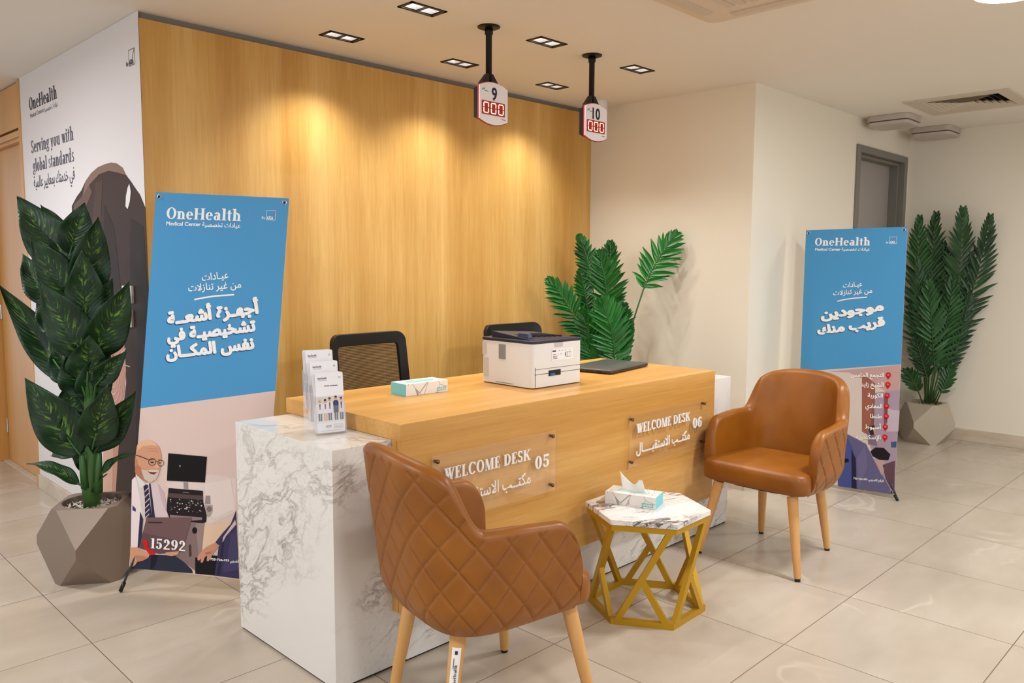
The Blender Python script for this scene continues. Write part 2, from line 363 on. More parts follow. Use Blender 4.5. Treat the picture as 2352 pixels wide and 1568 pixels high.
class Art:
    """a printed or lettered plane: origin O, axes U, Vv (unit), normal N; coordinates in metres on the plane"""
    def __init__(s, O, U, Vv): s.O, s.U, s.V = V(O), V(U), V(Vv); s.N = s.U.cross(s.V); s.mb = MB(); s.mats = []; s.dn = .0004
    def slot(s, m):
        if m not in s.mats: s.mats.append(m)
        return s.mats.index(m)
    def pt(s, u, v, l=0): return s.O + s.U * u + s.V * v + s.N * (s.dn * l)
    def px(s, x, y):
        d = ray(x, y); t = (s.O - CAM).dot(s.N) / d.dot(s.N); p = CAM + d * t - s.O; return (p.dot(s.U), p.dot(s.V))
    def poly(s, P, m, l=1):
        Q = []
        for p in P:
            if not Q or (abs(p[0] - Q[-1][0]) + abs(p[1] - Q[-1][1])) > 1e-5: Q.append(p)
        # triangulate concave outlines
        b = bmesh.new(); f = b.faces.new([b.verts.new((u, v, 0)) for u, v in Q]); b.verts.index_update()
        r = bmesh.ops.triangulate(b, faces=[f]); fs = [tuple(v.index for v in t.verts) for t in b.faces]; vs = [(v.co.x, v.co.y) for v in b.verts]; b.free()
        s.mb.add([s.pt(u, v, l) for u, v in vs], fs, s.slot(m)); return s
    def ell(s, c, rx, ry, m, l=1, ring=0, n=28, a0=0, a1=360):
        if not ring: return s.poly([(c[0] + rx * math.cos(2 * PI * i / n), c[1] + ry * math.sin(2 * PI * i / n)) for i in range(n)], m, l)
        P = []
        for i in range(n + 1):
            a = math.radians(a0 + (a1 - a0) * i / n)
            for k_ in (1, 0): P.append(s.pt(c[0] + (rx - ring * (1 - k_)) * math.cos(a), c[1] + (ry - ring * (1 - k_)) * math.sin(a), l))
        s.mb.add(P, [(2 * i, 2 * i + 2, 2 * i + 3, 2 * i + 1) for i in range(n)], s.slot(m)); return s
    def line(s, P, w, m, l=1):
        for a, b in zip(P, P[1:]):
            dx, dy = b[0] - a[0], b[1] - a[1]; L = math.hypot(dx, dy) or 1; nx, ny = -dy / L * w / 2, dx / L * w / 2
            s.mb.add([s.pt(a[0] + nx, a[1] + ny, l), s.pt(a[0] - nx, a[1] - ny, l), s.pt(b[0] - nx, b[1] - ny, l), s.pt(b[0] + nx, b[1] + ny, l)], [(0, 1, 2, 3)], s.slot(m))
        return s
    def text(s, geo, a, b, h, m, l=2, depth=0.0, shear=0.0, fit=True):
        """geo between plane points a (baseline left) and b (baseline right), cap height h"""
        vs, fs = geo; w = max(v[0] for v in vs) or 1; du, dv = b[0] - a[0], b[1] - a[1]; L = math.hypot(du, dv); du /= L; dv /= L
        k_ = L / w
        P = [(a[0] + x * k_ * du - y * h * dv + y * h * shear, a[1] + x * k_ * dv + y * h * du, l + z * (.07 if s.dn > .0002 else .28)) for x, y, z in vs]
        if depth:
            n = len(P); cnt = {}
            for f in fs:
                for i in range(len(f)): e = (f[i], f[(i + 1) % len(f)]); cnt[e] = 1
            side = [(a_, b_, n + b_, n + a_) for (a_, b_) in cnt if (b_, a_) not in cnt]
            s.mb.add([s.pt(u, v, 1) for u, v, z in P] + [s.pt(u, v, z) + s.N * depth for u, v, z in P], [tuple(n + i for i in f) for f in fs] + side, s.slot(m))
        else: s.mb.add([s.pt(u, v, z) for u, v, z in P], fs, s.slot(m))
        return s
    def build(s, name, parent=None, fix=False):
        if parent:
            inv = s.inv
            s.mb.v = [inv @ p for p in s.mb.v]
        return s.mb.build(name, s.mats, parent, fix=fix)
def pcol(r, g, b, rough=.55): return mat('print_%d_%d_%d' % (r, g, b), (r, g, b), rough, spec=.22)
INK_W = pcol(240, 236, 232); INK_D = pcol(44, 40, 52); INK_R = pcol(214, 20, 24)
def axa(a, x0, y0, w, h, m, m2, l=3, by=True):
    """boxed three-letter mark with a slanted stroke, and the small word before it"""
    th = w * .035
    a.line([(x0, y0), (x0 + w, y0), (x0 + w, y0 + h), (x0, y0 + h), (x0, y0)], th, m, l)
    a.text(sans('AXA', .05), (x0 + w * .04, y0 + h * .06), (x0 + w * .78, y0 + h * .06), h * .34, m, l)
    a.line([(x0 + w * .56, y0 + h * .42), (x0 + w * .95, y0 + h * .97)], th * 1.6, m2, l)
    if by: a.text(sans('By', .01), (x0 - w * .48, y0 + h * .08), (x0 - w * .10, y0 + h * .08), h * .26, m, l)

# ================================================================ THE ROOM
XW, YW, XC, YC, XR = 1.400, 3.663, 4.485, 2.410, 7.080    # poster wall x, wood wall y, cream wall x, corner y, far wall x
fl = MB().box2((-5, -5, -.06), (11, 11, 0)); struct(fl.build('floor', M_floor))
# ceiling with real openings for the six downlights and the air grille
DL = [(2.240, 2.765), (2.985, 2.725), (3.735, 2.727), (2.236, 3.372), (2.966, 3.344), (3.720, 3.349)]
DLW, DLD = .168, .078
VX, VY, VW = 5.98, 1.68, .46
holes = [(x - DLW / 2, x + DLW / 2, y - DLD / 2, y + DLD / 2) for x, y in DL] + [(VX - VW / 2, VX + VW / 2, VY - VW / 2, VY + VW / 2)]
xs = sorted({-5, 11} | {h[0] for h in holes} | {h[1] for h in holes}); ys = sorted({-5, 11} | {h[2] for h in holes} | {h[3] for h in holes})
ce = MB()
for a, b in zip(xs, xs[1:]):
    for c, d in zip(ys, ys[1:]):
        mx, my = (a + b) / 2, (c + d) / 2
        if any(h[0] < mx < h[1] and h[2] < my < h[3] for h in holes): continue
        ce.add([(a, c, ZC), (a, d, ZC), (b, d, ZC), (b, c, ZC)], [(0, 1, 2, 3)])
ce.add([(-5, -5, ZC + .14), (11, -5, ZC + .14), (11, 11, ZC + .14), (-5, 11, ZC + .14)], [(0, 1, 2, 3)])
struct(ce.build('ceiling', M_ceil, fix=False))
# wood clad wall with a grey shadow gap under the ceiling
ww = MB().box2((XW, YW, 0), (XC, YW + .03, 2.447)); struct(ww.build('wall_back', M_wallwood))
struct(MB().box2((XW + .012, YW + .022, 2.447), (XC, YW + .06, ZC)).build('trim_1', M_grey))
# poster wall (white painted side of the same block) and the door at its far end
YJ = 5.500
struct(MB().box2((XW, YW + .03, 0), (XW + .2, YJ, ZC)).build('wall_left', M_paint))
struct(MB().box2((XW + .2, YW + .06, 0), (XC, YW + .2, ZC)).build('wall_behind', M_paint))
struct(MB().box2((XC, YC, 0), (XC + .15, YW + .2, ZC)).build('wall_side', M_paint))
DX0, DX1, DZ = 6.00, 7.025, 2.283
dw = MB()
dw.box2((XC + .15, YC, 0), (DX0, YC + .2, ZC)); dw.box2((DX0, YC, DZ), (DX1, YC + .2, ZC)); dw.box2((DX1, YC, 0), (XR + .2, YC + .2, ZC))
struct(dw.build('wall_right', M_paint))
struct(MB().box2((XR, -3, 0), (XR + .2, YC, ZC)).build('wall_far', M_paint))
# skirtings
struct(MB().box2((XW - .010, YW + .004, 0), (XW, YJ, .088)).build('baseboard_left', M_base, bevel=.002))
struct(MB().box2((XR - .014, -3, 0), (XR, YC, .098)).build('baseboard_far', M_base, bevel=.002))
struct(MB().box2((XC - .012, YC - .012, 0), (DX0, YC, .098)).box2((XC - .012, YC - .012, 0), (XC, YW, .098)).build('baseboard_right', M_base))
# grey door in the right wall
def grey_door():
    r = bpy.data.objects.new('door_2', None); COL.objects.link(r); r.location = ((DX0 + DX1) / 2, YC, 0); struct(r)
    w = (DX1 - DX0) / 2; f = MB()
    for s in (-1, 1):
        f.box2((s * w, -.015, 0), (s * (w - .062), .12, DZ)); f.box2((s * (w - .055), .03, 0), (s * (w - .085), .17, DZ - .055))
    f.box2((-w + .0622, -.015, DZ), (w - .0622, .12, DZ - .052)); f.box2((-w + .0852, .03, DZ - .053), (w - .0852, .17, DZ - .075))
    f.build('door_frame', M_dgrey, r, bevel=.003)
    MB().box2((-w + .075, .10, .005), (w - .075, .145, DZ - .07)).build('door_leaf', M_dleaf, r, bevel=.002)
    h = MB().tube([(-w + .13, .10, 1.02), (-w + .13, .05, 1.02), (-w + .25, .05, 1.02)], .009, 10); h.box((-w + .13, .097, 1.02), (.045, .008, .16)); h.build('door_handle', M_steel, r)
grey_door()
# oak door at the end of the poster wall
def oak_door():
    r = bpy.data.objects.new('door_1', None); COL.objects.link(r); r.location = (XW, YJ, 0); struct(r)
    f = MB()
    f.box2((-.006, 0, 0), (.16, .055, ZC - .012)); f.box2((-.006, .945, 0), (.16, 1.9, ZC - .012))
    f.build('door_frame', M_doorwood, r, bevel=.003)
    MB().box2((.008, .055, 2.205), (.16, .945, ZC - .012)).build('over_panel', M_doorwood, r)
    MB().box2((.0, .055, 2.150), (.16, .945, 2.186)).build('transom', M_doorwood, r, bevel=.003)
    MB().box2((.055, .058, .006), (.095, .925, 2.13)).build('door_leaf', M_doorwood, r, bevel=.002)
    MB().box2((.02, .055, 2.13), (.16, .945, 2.15)).build('stop_bead', M_doorwood, r)
    MB().box2((.02, .055, 0), (.16, .945, .004)).build('threshold', M_base, r)
    MB().box2((.096, .925, 0), (.16, .945, 2.14)).build('dark_gap', M_black, r)
    h = MB()
    for z in (.25, 1.05, 1.95): h.lathe([(.008, z - .05), (.008, z + .05)], 10, (.052, .934, 0))
    h.build('hinge', M_steel, r)
oak_door()

# ---------------------------------------------------------------- ceiling fittings
M_lampglow = mat('lamp_glow', (255, 250, 240), .4, emit=(255, 246, 234), estr=70)
M_reflector = mat('bright_reflector', (236, 236, 240), .5, 1.0)
POS = [('first', 'nearest the camera and leftmost'), ]
dl_labels = ['black framed twin downlight in the front row, left of the 9 display pole',
             'black framed twin downlight, front row, between the two number display poles',
             'black framed twin downlight, front row, to the right of the 10 display pole',
             'black framed twin downlight beside the wood wall, leftmost of the wall row',
             'black framed twin downlight beside the wood wall, just left of the 9 display',
             'black framed twin downlight beside the wood wall, between the 9 and 10 displays']
def downlight(i, x, y):
    t = thing('twin_downlight', dl_labels[i], 'ceiling light', (x, y, ZC), 0, 'twin downlights over the desk')
    f = MB(); w, d, b = DLW / 2 + .012, DLD / 2 + .012, .014
    f.box2((-w, -d, -.004), (w, -d + b, .002)); f.box2((-w, d - b, -.004), (w, d, .002)); f.box2((-w, -d, -.004), (-w + b, d, .002)); f.box2((w - b, -d, -.004), (w, d, .002)); f.box2((-.005, -d, -.003), (.005, d, .03))
    f.box2((-w + .012, -d + .012, .06), (w - .012, d - .012, .064))
    for s in (-1, 1): f.box2((s * (w - .012), -d + .012, 0), (s * (w - .010), d - .012, .062)); f.box2((-w + .012, s * (d - .012), 0), (w - .012, s * (d - .010), .062))
    f.build('frame', M_blackm, t)
    for s in (-1, 1):
        cx = s * DLW / 4; m = MB(); hw, hd = DLW / 4 - .007, DLD / 2 - .004
        a = [V((cx - hw, -hd, .002)), V((cx + hw, -hd, .002)), V((cx + hw, hd, .002)), V((cx - hw, hd, .002))]
        r_ = .017; c = [V((cx + q_[0] * r_, q_[1] * r_, .046)) for q_ in ((-1, -1), (1, -1), (1, 1), (-1, 1))]
        m.add(a + c, [(0, 1, 5, 4), (1, 2, 6, 5), (2, 3, 7, 6), (3, 0, 4, 7)])
        rf = m.build('reflector', M_reflector, t, fix=False)
        MB().lathe([(.019, .044), (.017, .050)], 16, (cx, 0, 0)).build('lamp', M_lampglow, rf)
        l = bpy.data.lights.new('downlight_beam', 'SPOT'); l.energy = SPOT_W * (.95 if y > 3 else .70); l.color = SPOT_COL; l.spot_size = math.radians(112); l.spot_blend = .85; l.shadow_soft_size = .022
        o = bpy.data.objects.new('downlight_beam', l); COL.objects.link(o); o.parent = t; o.location = (cx, 0, -.006)
for i, (x, y) in enumerate(DL): downlight(i, x, y)

def round_lamp(x, y, r, label):
    t = thing('round_ceiling_lamp', label, 'ceiling light', (x, y, ZC), 0, 'round ceiling lamps')
    MB().lathe([(r, 0), (r, -.03), (r - .012, -.034)], 40).build('rim', M_white, t, True)
    MB().lathe([(r - .014, -.03), (r - .03, -.05), (r * .5, -.062), (.01, -.066)], 40).build('diffuser', mat('lamp_diffuser', (255, 250, 244), .5, emit=(255, 240, 222), estr=5), t, True)
    l = bpy.data.lights.new('lamp_glow', 'AREA'); l.shape = 'DISK'; l.size = r * 2; l.energy = LAMP_W; l.color = LAMP_COL
    o = bpy.data.objects.new('lamp_glow', l); COL.objects.link(o); o.parent = t; o.location = (0, 0, -.075)
round_lamp(3.56, .865, .165, 'bright round white ceiling lamp cut off by the top right corner')
for x, y in ((-.5, 2.2), (.0, 4.4), (.9, -.4), (5.9, -.3), (3.4, -1.6)): round_lamp(x, y, .20, 'unseen round white ceiling lamp, added for fill light beside and behind the camera')  # unseen lamps modelled on the visible one, added to brighten poster and walls

def vent():
    t = thing('air_diffuser', 'square white ceiling air grille with nested slanted louvres', 'air vent', (VX, VY, ZC))
    f = MB(); o_, i_ = .31, VW / 2
    for s in (-1, 1):
        f.box2((-o_, s * o_, -.010), (o_, s * i_, .001)); f.box2((s * o_, -i_, -.010), (s * i_, i_, .001))
    f.build('frame', mat('vent_paint', (206, 192, 172), .5), t, bevel=.003)
    for q_ in range(6):
        a = i_ - .004 - q_ * .035; b = a - .027; z0, z1 = .014, -.008
        A_ = [V((-a, -a, z1)), V((a, -a, z1)), V((a, a, z1)), V((-a, a, z1))]; B_ = [V((-b - .034, -b - .034, z0)) if False else V((-(a + .004) + .0, 0, 0)) for _ in range(4)]
        inn = [V((-b, -b, z0)), V((b, -b, z0)), V((b, b, z0)), V((-b, b, z0))]
        th = V((0, 0, .003)); m = MB(); fs = [(0, 1, 5, 4), (1, 2, 6, 5), (2, 3, 7, 6), (3, 0, 4, 7)]
        m.add(A_ + inn, fs); m.add([p + th for p in A_ + inn], [tuple(reversed(f_)) for f_ in fs])
        m.build('louvre', mat('vent_paint'), t, fix=False)
    MB().box2((-i_, -i_, .07), (i_, i_, .075)).build('duct', M_black, t)
vent()
def cassette():
    t = thing('air_conditioner_cassette', 'cream ceiling air conditioner panel cut off by the top edge', 'air conditioner', (2.79, 1.54, ZC))
    m = MB(); P = rrect(.84, .84, .05); m.rings([[V((x, y, .0)) for x, y in P], [V((x, y, -.016)) for x, y in P], [V((x * .93, y * .93, -.034)) for x, y in P]])
    m.build('panel', mat('cassette_paint', (222, 205, 184), .5), t, bevel=.004)
    for rz in range(4):
        R = Matrix.Rotation(rz * PI / 2, 3, 'Z'); s_ = MB().box((0, 0, 0), (.5, .05, .006)); s_.v = [R @ (p + V((0, .325, -.036))) for p in s_.v]; s_.build('flap', mat('flap_paint', (206, 188, 168), .5), t, bevel=.002)
    g = MB()
    for q_ in range(9): g.box((0, -.2 + q_ * .05, -.036), (.46, .03, .005))
    g.build('grille', mat('flap_paint'), t)
cassette()
def square_lamp(x, y, label):
    t = thing('square_ceiling_lamp', label, 'ceiling light', (x, y, ZC), 0, 'square surface lamps by the grey door')
    def tier(w, r, z0, z1, n, m):
        P = rrect(w, w, r); MB().rings([[V((a, b, z0)) for a, b in P], [V((a, b, z1)) for a, b in P]]).build(n, m, t, bevel=.004)
    tier(.30, .045, 0, -.040, 'housing', mat('lamp_housing', (190, 176, 166), .5)); tier(.272, .04, -.040, -.046, 'shadow_gap', mat('lamp_gap', (120, 108, 100), .6)); tier(.285, .04, -.046, -.070, 'cover', mat('lamp_cover', (196, 184, 174), .4))
square_lamp(6.20, 2.225, 'square two-tier lamp on the ceiling above the grey door, the nearer one')
square_lamp(6.93, 2.17, 'square two-tier lamp on the ceiling in the far corner, the farther one')
t = thing('smoke_detector', 'small white cylindrical detector on the ceiling behind the 10 display', 'detector', (4.28, 3.425, ZC))
MB().lathe([(.05, 0), (.05, -.055), (.046, -.062), (.03, -.066)], 28).build('body', M_white, t, True, bevel=.002)
MB().lathe([(.022, -.064), (.018, -.074)], 20).build('sensor', mat('detector_grey', (190, 186, 180), .5), t)

# number displays on poles
M_led = mat('led_segment', (255, 226, 190), .5, emit=(255, 214, 170), estr=1.5); M_ledb = mat('led_window', (120, 0, 8), .25, emit=(150, 0, 6), estr=.35)
M_face = mat('display_face', (226, 218, 216), .3); M_redrim = mat('display_red_rim', (168, 22, 30), .4)
def display(x, y, num, zb, label):
    t = thing('queue_display', label, 'number display', (x, y, ZC), 0, 'hanging queue number displays')
    MB().lathe([(.052, 0), (.052, -.005), (.045, -.008), (.02, -.010)], 32).build('ceiling_flange', M_blackm, t, True, bevel=.001)
    zt = zb + .197 - ZC; zB = zb - ZC
    MB().lathe([(.019, -.008), (.019, -.035), (.0145, -.038), (.0145, zt + .0)], 20).build('pole', M_blackm, t, True)
    MB().prism([(-.062, zt - .03), (.062, zt - .03), (.055, zt - .005), (.016, zt + .04), (-.016, zt + .04), (-.055, zt - .005)], -.012, .012, 0, lambda a, b, c: V((a, c, b))).build('bracket', M_blackm, t)
    w = .094
    def outline(w, top, bot, bulge, n=12):
        P = [(w * (1 - 2 * i / n), top - bulge + bulge * math.sin(PI * i / n) if False else top - bulge * (1 - 2 * i / n) ** 2) for i in range(n + 1)]
        return P + [(-w * (1 - 2 * i / n), bot + bulge * (1 - 2 * i / n) ** 2) for i in range(n + 1)]
    fr = lambda a, b, c: V((a, c, b))
    MB().prism(outline(w - .008, zt - .018, zB + .02, .014), -.024, .008, 0, fr).build('back_case', M_black, t)
    MB().prism(outline(w, zt, zB, .022), -.030, -.024, 0, fr).build('rim', M_redrim, t, bevel=.002)
    MB().prism(outline(w - .004, zt - .004, zB + .004, .021), -.034, -.029, 0, fr).build('face', M_face, t, bevel=.001)
    a = Art((x, y - .0345, ZC + zB), (1, 0, 0), (0, 0, 1)); a.inv = Matrix.Translation((-x, -y, -ZC))
    a.text(sans(num, .035), (-.014 if num == '9' else -.032, .115), (.020 if num == '9' else .030, .115), .058, INK_D, 1)
    a.line([(-.074, .150), (-.067, .161), (-.062, .154), (-.056, .166)], .002, INK_D, 1); a.line([(-.058, .152), (-.052, .150), (-.047, .152), (-.042, .149), (-.035, .150)], .003, pcol(120, 116, 120), 1)
    a.text(sans('\u2022\u2022\u2022', .02), (.050, .030), (.074, .029), .010, INK_D, 1)
    a.build('number', t)
    MB().box2((-.076, -.0355, zB + .046), (.070, -.033, zB + .107)).build('led_window', M_ledb, t)
    m = MB()
    for q_ in range(3):
        cx = -.050 + q_ * .047; W_, H_, s_ = .0145, .0225, .0038
        zc = zB + .0765; s_ *= .62
        for dz in (-H_, H_): m.box((cx, -.036, zc + dz), (W_ * 2 - .003, .002, s_ * 1.5))
        for dx in (-W_, W_):
            for dz in (-H_ / 2, H_ / 2): m.box((cx + dx, -.036, zc + dz), (s_ * 1.5, .002, H_ - .005))
    m.build('led_digits', M_led, t)
display(2.612, 2.745, '9', 2.029, 'hanging queue display numbered 9 with red 000 digits')
display(3.330, 2.722, '10', 2.033, 'hanging queue display numbered 10 with red 000 digits')

# ================================================================ WELCOME DESK
ZT, ZM = .863, .804
DXL, DXR, DYF, DYB = 1.604, 3.600, 2.108, 2.850
MXL, MXR, MYF, MYB = 1.372, 3.852, 2.160, 2.815
def welcome_desk():
    t = thing('welcome_desk', 'long oak and white marble welcome desk in front of the wood wall', 'desk', ((MXL + MXR) / 2, 2.48, 0))
    ox, oy = (MXL + MXR) / 2, 2.48
    def b(x0, y0, z0, x1, y1, z1): return MB().box2((x0 - ox, y0 - oy, z0), (x1 - ox, y1 - oy, z1))
    b(MXL, MYF, .008, DXL + .06, MYB, ZM).build('marble_end_block', M_marble, t, bevel=.0015)
    b(DXR - .03, MYF, .008, MXR, MYB - .15, ZM).build('marble_end_block', M_marble, t, bevel=.0015)
    b(DXL + .06, MYF + .0, .008, DXR - .03, MYF + .05, .30).build('marble_plinth', M_marble, t)
    b(MXL + .006, MYF + .006, 0, MXR - .006, MYF + .04, .010).box2((MXL + .006 - ox, MYF - oy + .006, 0), (MXL + .04 - ox, MYB - oy - .006, .010)).build('base_joint', M_gasket, t)
    tp = b(DXL, DYF, ZM + .001, DXR, DYB, ZT); tp.build('worktop', M_deskwood, t, bevel=.001)
    b(DXL, DYF, .205, DXR, MYF - .001, ZM + .001).build('front_panel', M_deskwood, t, bevel=.001)
    e = MB(); e.box2((DXL - ox - .0006, DYF - oy + .019, .21), (DXL - ox + .001, DYF - oy + .0205, ZM)); e.build('edge_seam', mat('seam_brown', (120, 78, 34), .6), t)
    b(DXL + .30, MYF + .05, .02, DXL + .33, DYB - .08, ZM).box2((2.62 - ox, MYF + .05 - oy, .02), (2.65 - ox, DYB - .08 - oy, ZM)).build('support_panel', M_deskwood, t)
welcome_desk()
# clear acrylic name plates on standoffs
def glass(name, tint=(250, 246, 240), rough=.03, fac=.10):
    if name in _mats: return _mats[name]
    m = mat(name, tint, rough, trans=1.0, ior=1.25); return m
def clear(name, tint, opacity, rough=.06):
    """thin clear plastic: mostly lets light straight through, with a clear-coat reflection"""
    m = mat(name, tint, rough); k = NT(m); o = k.t.nodes['Material Output']
    tr = k.n('ShaderNodeBsdfTransparent', Color=(1, 1, 1, 1)); gl = k.n('ShaderNodeBsdfGlossy', Color=(1, 1, 1, 1), Roughness=rough); df = k.n('ShaderNodeBsdfDiffuse', Color=lin(tint))
    lw = k.n('ShaderNodeLayerWeight', Blend=.5); fr_ = k.m('ADD', .026, k.m('MULTIPLY', k.m('POWER', lw.outputs['Facing'], 4.0), .6))
    a = k.n('ShaderNodeMixShader', _0=opacity, _1=tr.outputs[0], _2=df.outputs[0]); b_ = k.n('ShaderNodeMixShader', _0=fr_, _1=a.outputs[0], _2=gl.outputs[0])
    k.t.links.new(b_.outputs[0], o.inputs['Surface']); return m
M_acr = clear('clear_acrylic', (252, 244, 234), .015); M_acre = clear('acrylic_edge', (214, 176, 128), .55)
M_bronze = mat('bronze_standoff', (120, 92, 58), .3, .9)
M_letter = mat('raised_white_letter', (240, 234, 226), .4)
def name_plate(x0, x1, z0, z1, num, label):
    cx, cz = (x0 + x1) / 2, (z0 + z1) / 2; y = DYF - .016
    t = thing('name_plate', label, 'sign', (cx, y, cz), 0, 'clear name plates on the desk front')
    w, h = (x1 - x0) / 2, (z1 - z0) / 2
    p = MB().box((0, 0, 0), (2 * w, .004, 2 * h)); e = [4, 5, 2, 3]
    p.mi = [1, 1, 0, 1, 0, 1]; p.build('acrylic_plate', [M_acr, M_acre], t)
    for sx in (-1, 1):
        for sz in (-1, 1):
            m = MB(); m.lathe([(.006, 0), (.006, .0155), (.0075, .0155), (.0075, .021), (.003, .023)], 14)
            R = Matrix.Rotation(PI / 2, 3, 'X'); m.v = [R @ p + V((sx * (w - .022), .0158, sz * (h - .022))) for p in m.v]; m.build('standoff', M_bronze, t, True)
    a = Art((x0, y - .0022, z0), (1, 0, 0), (0, 0, 1)); a.inv = Matrix.Translation((-cx, -y, -cz)); a.dn = .0001
    s = (x1 - x0) / .641
    a.text(serif('WELCOME DESK'), (.050 * s, .150), (.486 * s, .150), .043, M_letter, 1, .004); a.build('lettering', t, True)
    a = Art((x0, y - .0022, z0), (1, 0, 0), (0, 0, 1)); a.inv = Matrix.Translation((-cx, -y, -cz)); a.dn = .0001
    a.text(serif(num), (.510 * s, .106), (.592 * s, .106), .050, M_letter, 1, .004); a.build('number', t, True)
    a = Art((x0, y - .0022, z0), (1, 0, 0), (0, 0, 1)); a.inv = Matrix.Translation((-cx, -y, -cz)); a.dn = .0001
    a.text(sans('\u0645\u0643\u062a\u0640\u0640\u0628 \u0627\u0644\u0627\u0633\u062a\u0642\u0628\u0640\u0640\u0640\u0640\u0640\u0627\u0644', .012), (.050 * s, .058), (.486 * s, .058), .046, M_letter, 1, .004); a.build('arabic_lettering', t, True)
name_plate(1.727, 2.368, .494, .737, '05', 'clear acrylic welcome desk plate numbered 05')
name_plate(2.855, 3.499, .494, .732, '06', 'clear acrylic welcome desk plate numbered 06')

# ================================================================ TAN CHAIRS
def plan_pts(n):
    W_, xc, a, xf = .280, -.02, .290, .155; P = []
    K = 400
    for i in range(K + 1): P.append(V((xf + (xc - xf) * i / K * 1.0, W_, 0)))
    for i in range(1, K + 1):
        th = PI / 2 + PI * i / K; c_, s_ = math.cos(th), math.sin(th); e = .64
        P.append(V((xc + a * math.copysign(abs(c_) ** e, c_), W_ * math.copysign(abs(s_) ** e, s_), 0)))
    for i in range(1, K + 1): P.append(V((xc + (xf - xc) * i / K, -W_, 0)))
    L = [0]
    for p, q_ in zip(P, P[1:]): L.append(L[-1] + (q_ - p).length)
    out = []; j = 0
    for i in range(n + 1):
        d = L[-1] * i / n
        while j < len(L) - 2 and L[j + 1] < d: j += 1
        f = (d - L[j]) / max(L[j + 1] - L[j], 1e-9); out.append(P[j].lerp(P[j + 1], f))
    N = []
    for i in range(n + 1):
        tg = (out[min(i + 1, n)] - out[max(i - 1, 0)]).normalized(); N.append(V((-tg.y, tg.x, 0)) * 1.0)
    N = [(-q_ if q_.dot(p - V((0.02, 0, 0))) < 0 else q_) for p, q_ in zip(out, N)]
    return out, N, L[-1]
def ss(a, b, x):
    x = min(1, max(0, (x - a) / (b - a))); return x * x * (3 - 2 * x)
def chair_shell(which, nu=310):
    P, N, L = plan_pts(nu); rows = []
    for i in range(nu + 1):
        sgn = 1 - 2 * i / nu; q_ = abs(sgn); rear = max(0.0, 1 - q_ / .62); arm = ss(.34, .60, q_)
        zt = .874 - .085 * (min(q_, .45) / .45) ** 2.3
        zt = zt + (.668 - zt) * (.25 * ss(.25, .52, q_) + .75 * ss(.33, .49, q_))
        zt += -.010 * ss(.6, .9, q_)
        if q_ > .84: f = (q_ - .84) / .16; zt = zt - (zt - .47) * (1 - math.sqrt(max(0.0, 1 - f ** 2.4)))
        lean = .145 * (1 - ss(.1, .62, q_)) + .06 * ss(.3, .7, q_)
        th = .060 - .008 * ss(.4, .8, q_)
        if q_ > .955: th *= .25 + .75 * math.sqrt(max(0.0, 1 - ((q_ - .955) / .045) ** 2))
        zb = .352 + .012 * ss(.6, 1, q_)
        def out(z):
            o = lean * (z - .42)
            if z < .45: o -= .045 * ((.45 - z) / .1) ** 2
            return o
        u = L * i / nu; col = []
        rr = th / 2; zs = zt - rr * .9
        if which == 'outer':
            nv = 112
            for j in range(nv + 1):
                z = zb + (zs - zb) * j / nv; g = 0
                for s_ in (1, -1):
                    w_ = (u - L / 2 + s_ * (z - .5) * .80) / .100; d = abs(w_ - round(w_)) * .100 / 1.28; g = max(g, .80 * math.exp(-(d / .0032) ** 2) + .20 * math.exp(-(d / .010) ** 2)); 
                g *= ss(zt, zt - .03, z) * ss(zb, zb + .02, z)
                col.append(P[i] + N[i] * (out(z) - .0062 * g) + V((0, 0, z)))
            for j in range(1, 7):
                a = PI / 2 * j / 6; z = zs + rr * .9 * math.sin(a); col.append(P[i] + N[i] * (out(zs) + lean * (z - zs) - rr * (1 - math.cos(a))) + V((0, 0, z)))
        else:
            for j in range(0, 7):
                a = PI / 2 * j / 6; z = zs + rr * .9 * math.cos(a); col.append(P[i] + N[i] * (out(zs) + lean * (z - zs) - rr * (1 + math.sin(a))) + V((0, 0, z)))
            nv = 24; zi = .40
            for j in range(1, nv + 1):
                z = zs + (min(zi, zs - .01) - zs) * j / nv; bulge = .012 * math.sin(PI * min(1, max(0, (zt - z) / .42))) * (1 - q_)
                col.append(P[i] + N[i] * (out(z) - th - bulge) + V((0, 0, z)))
        rows.append(col)
    m = MB(); n = len(rows[0]); m.add([p for r in rows for p in r], [(i * n + j, (i + 1) * n + j, (i + 1) * n + j + 1, i * n + j + 1) for i in range(nu) for j in range(n - 1)])
    return m, rows
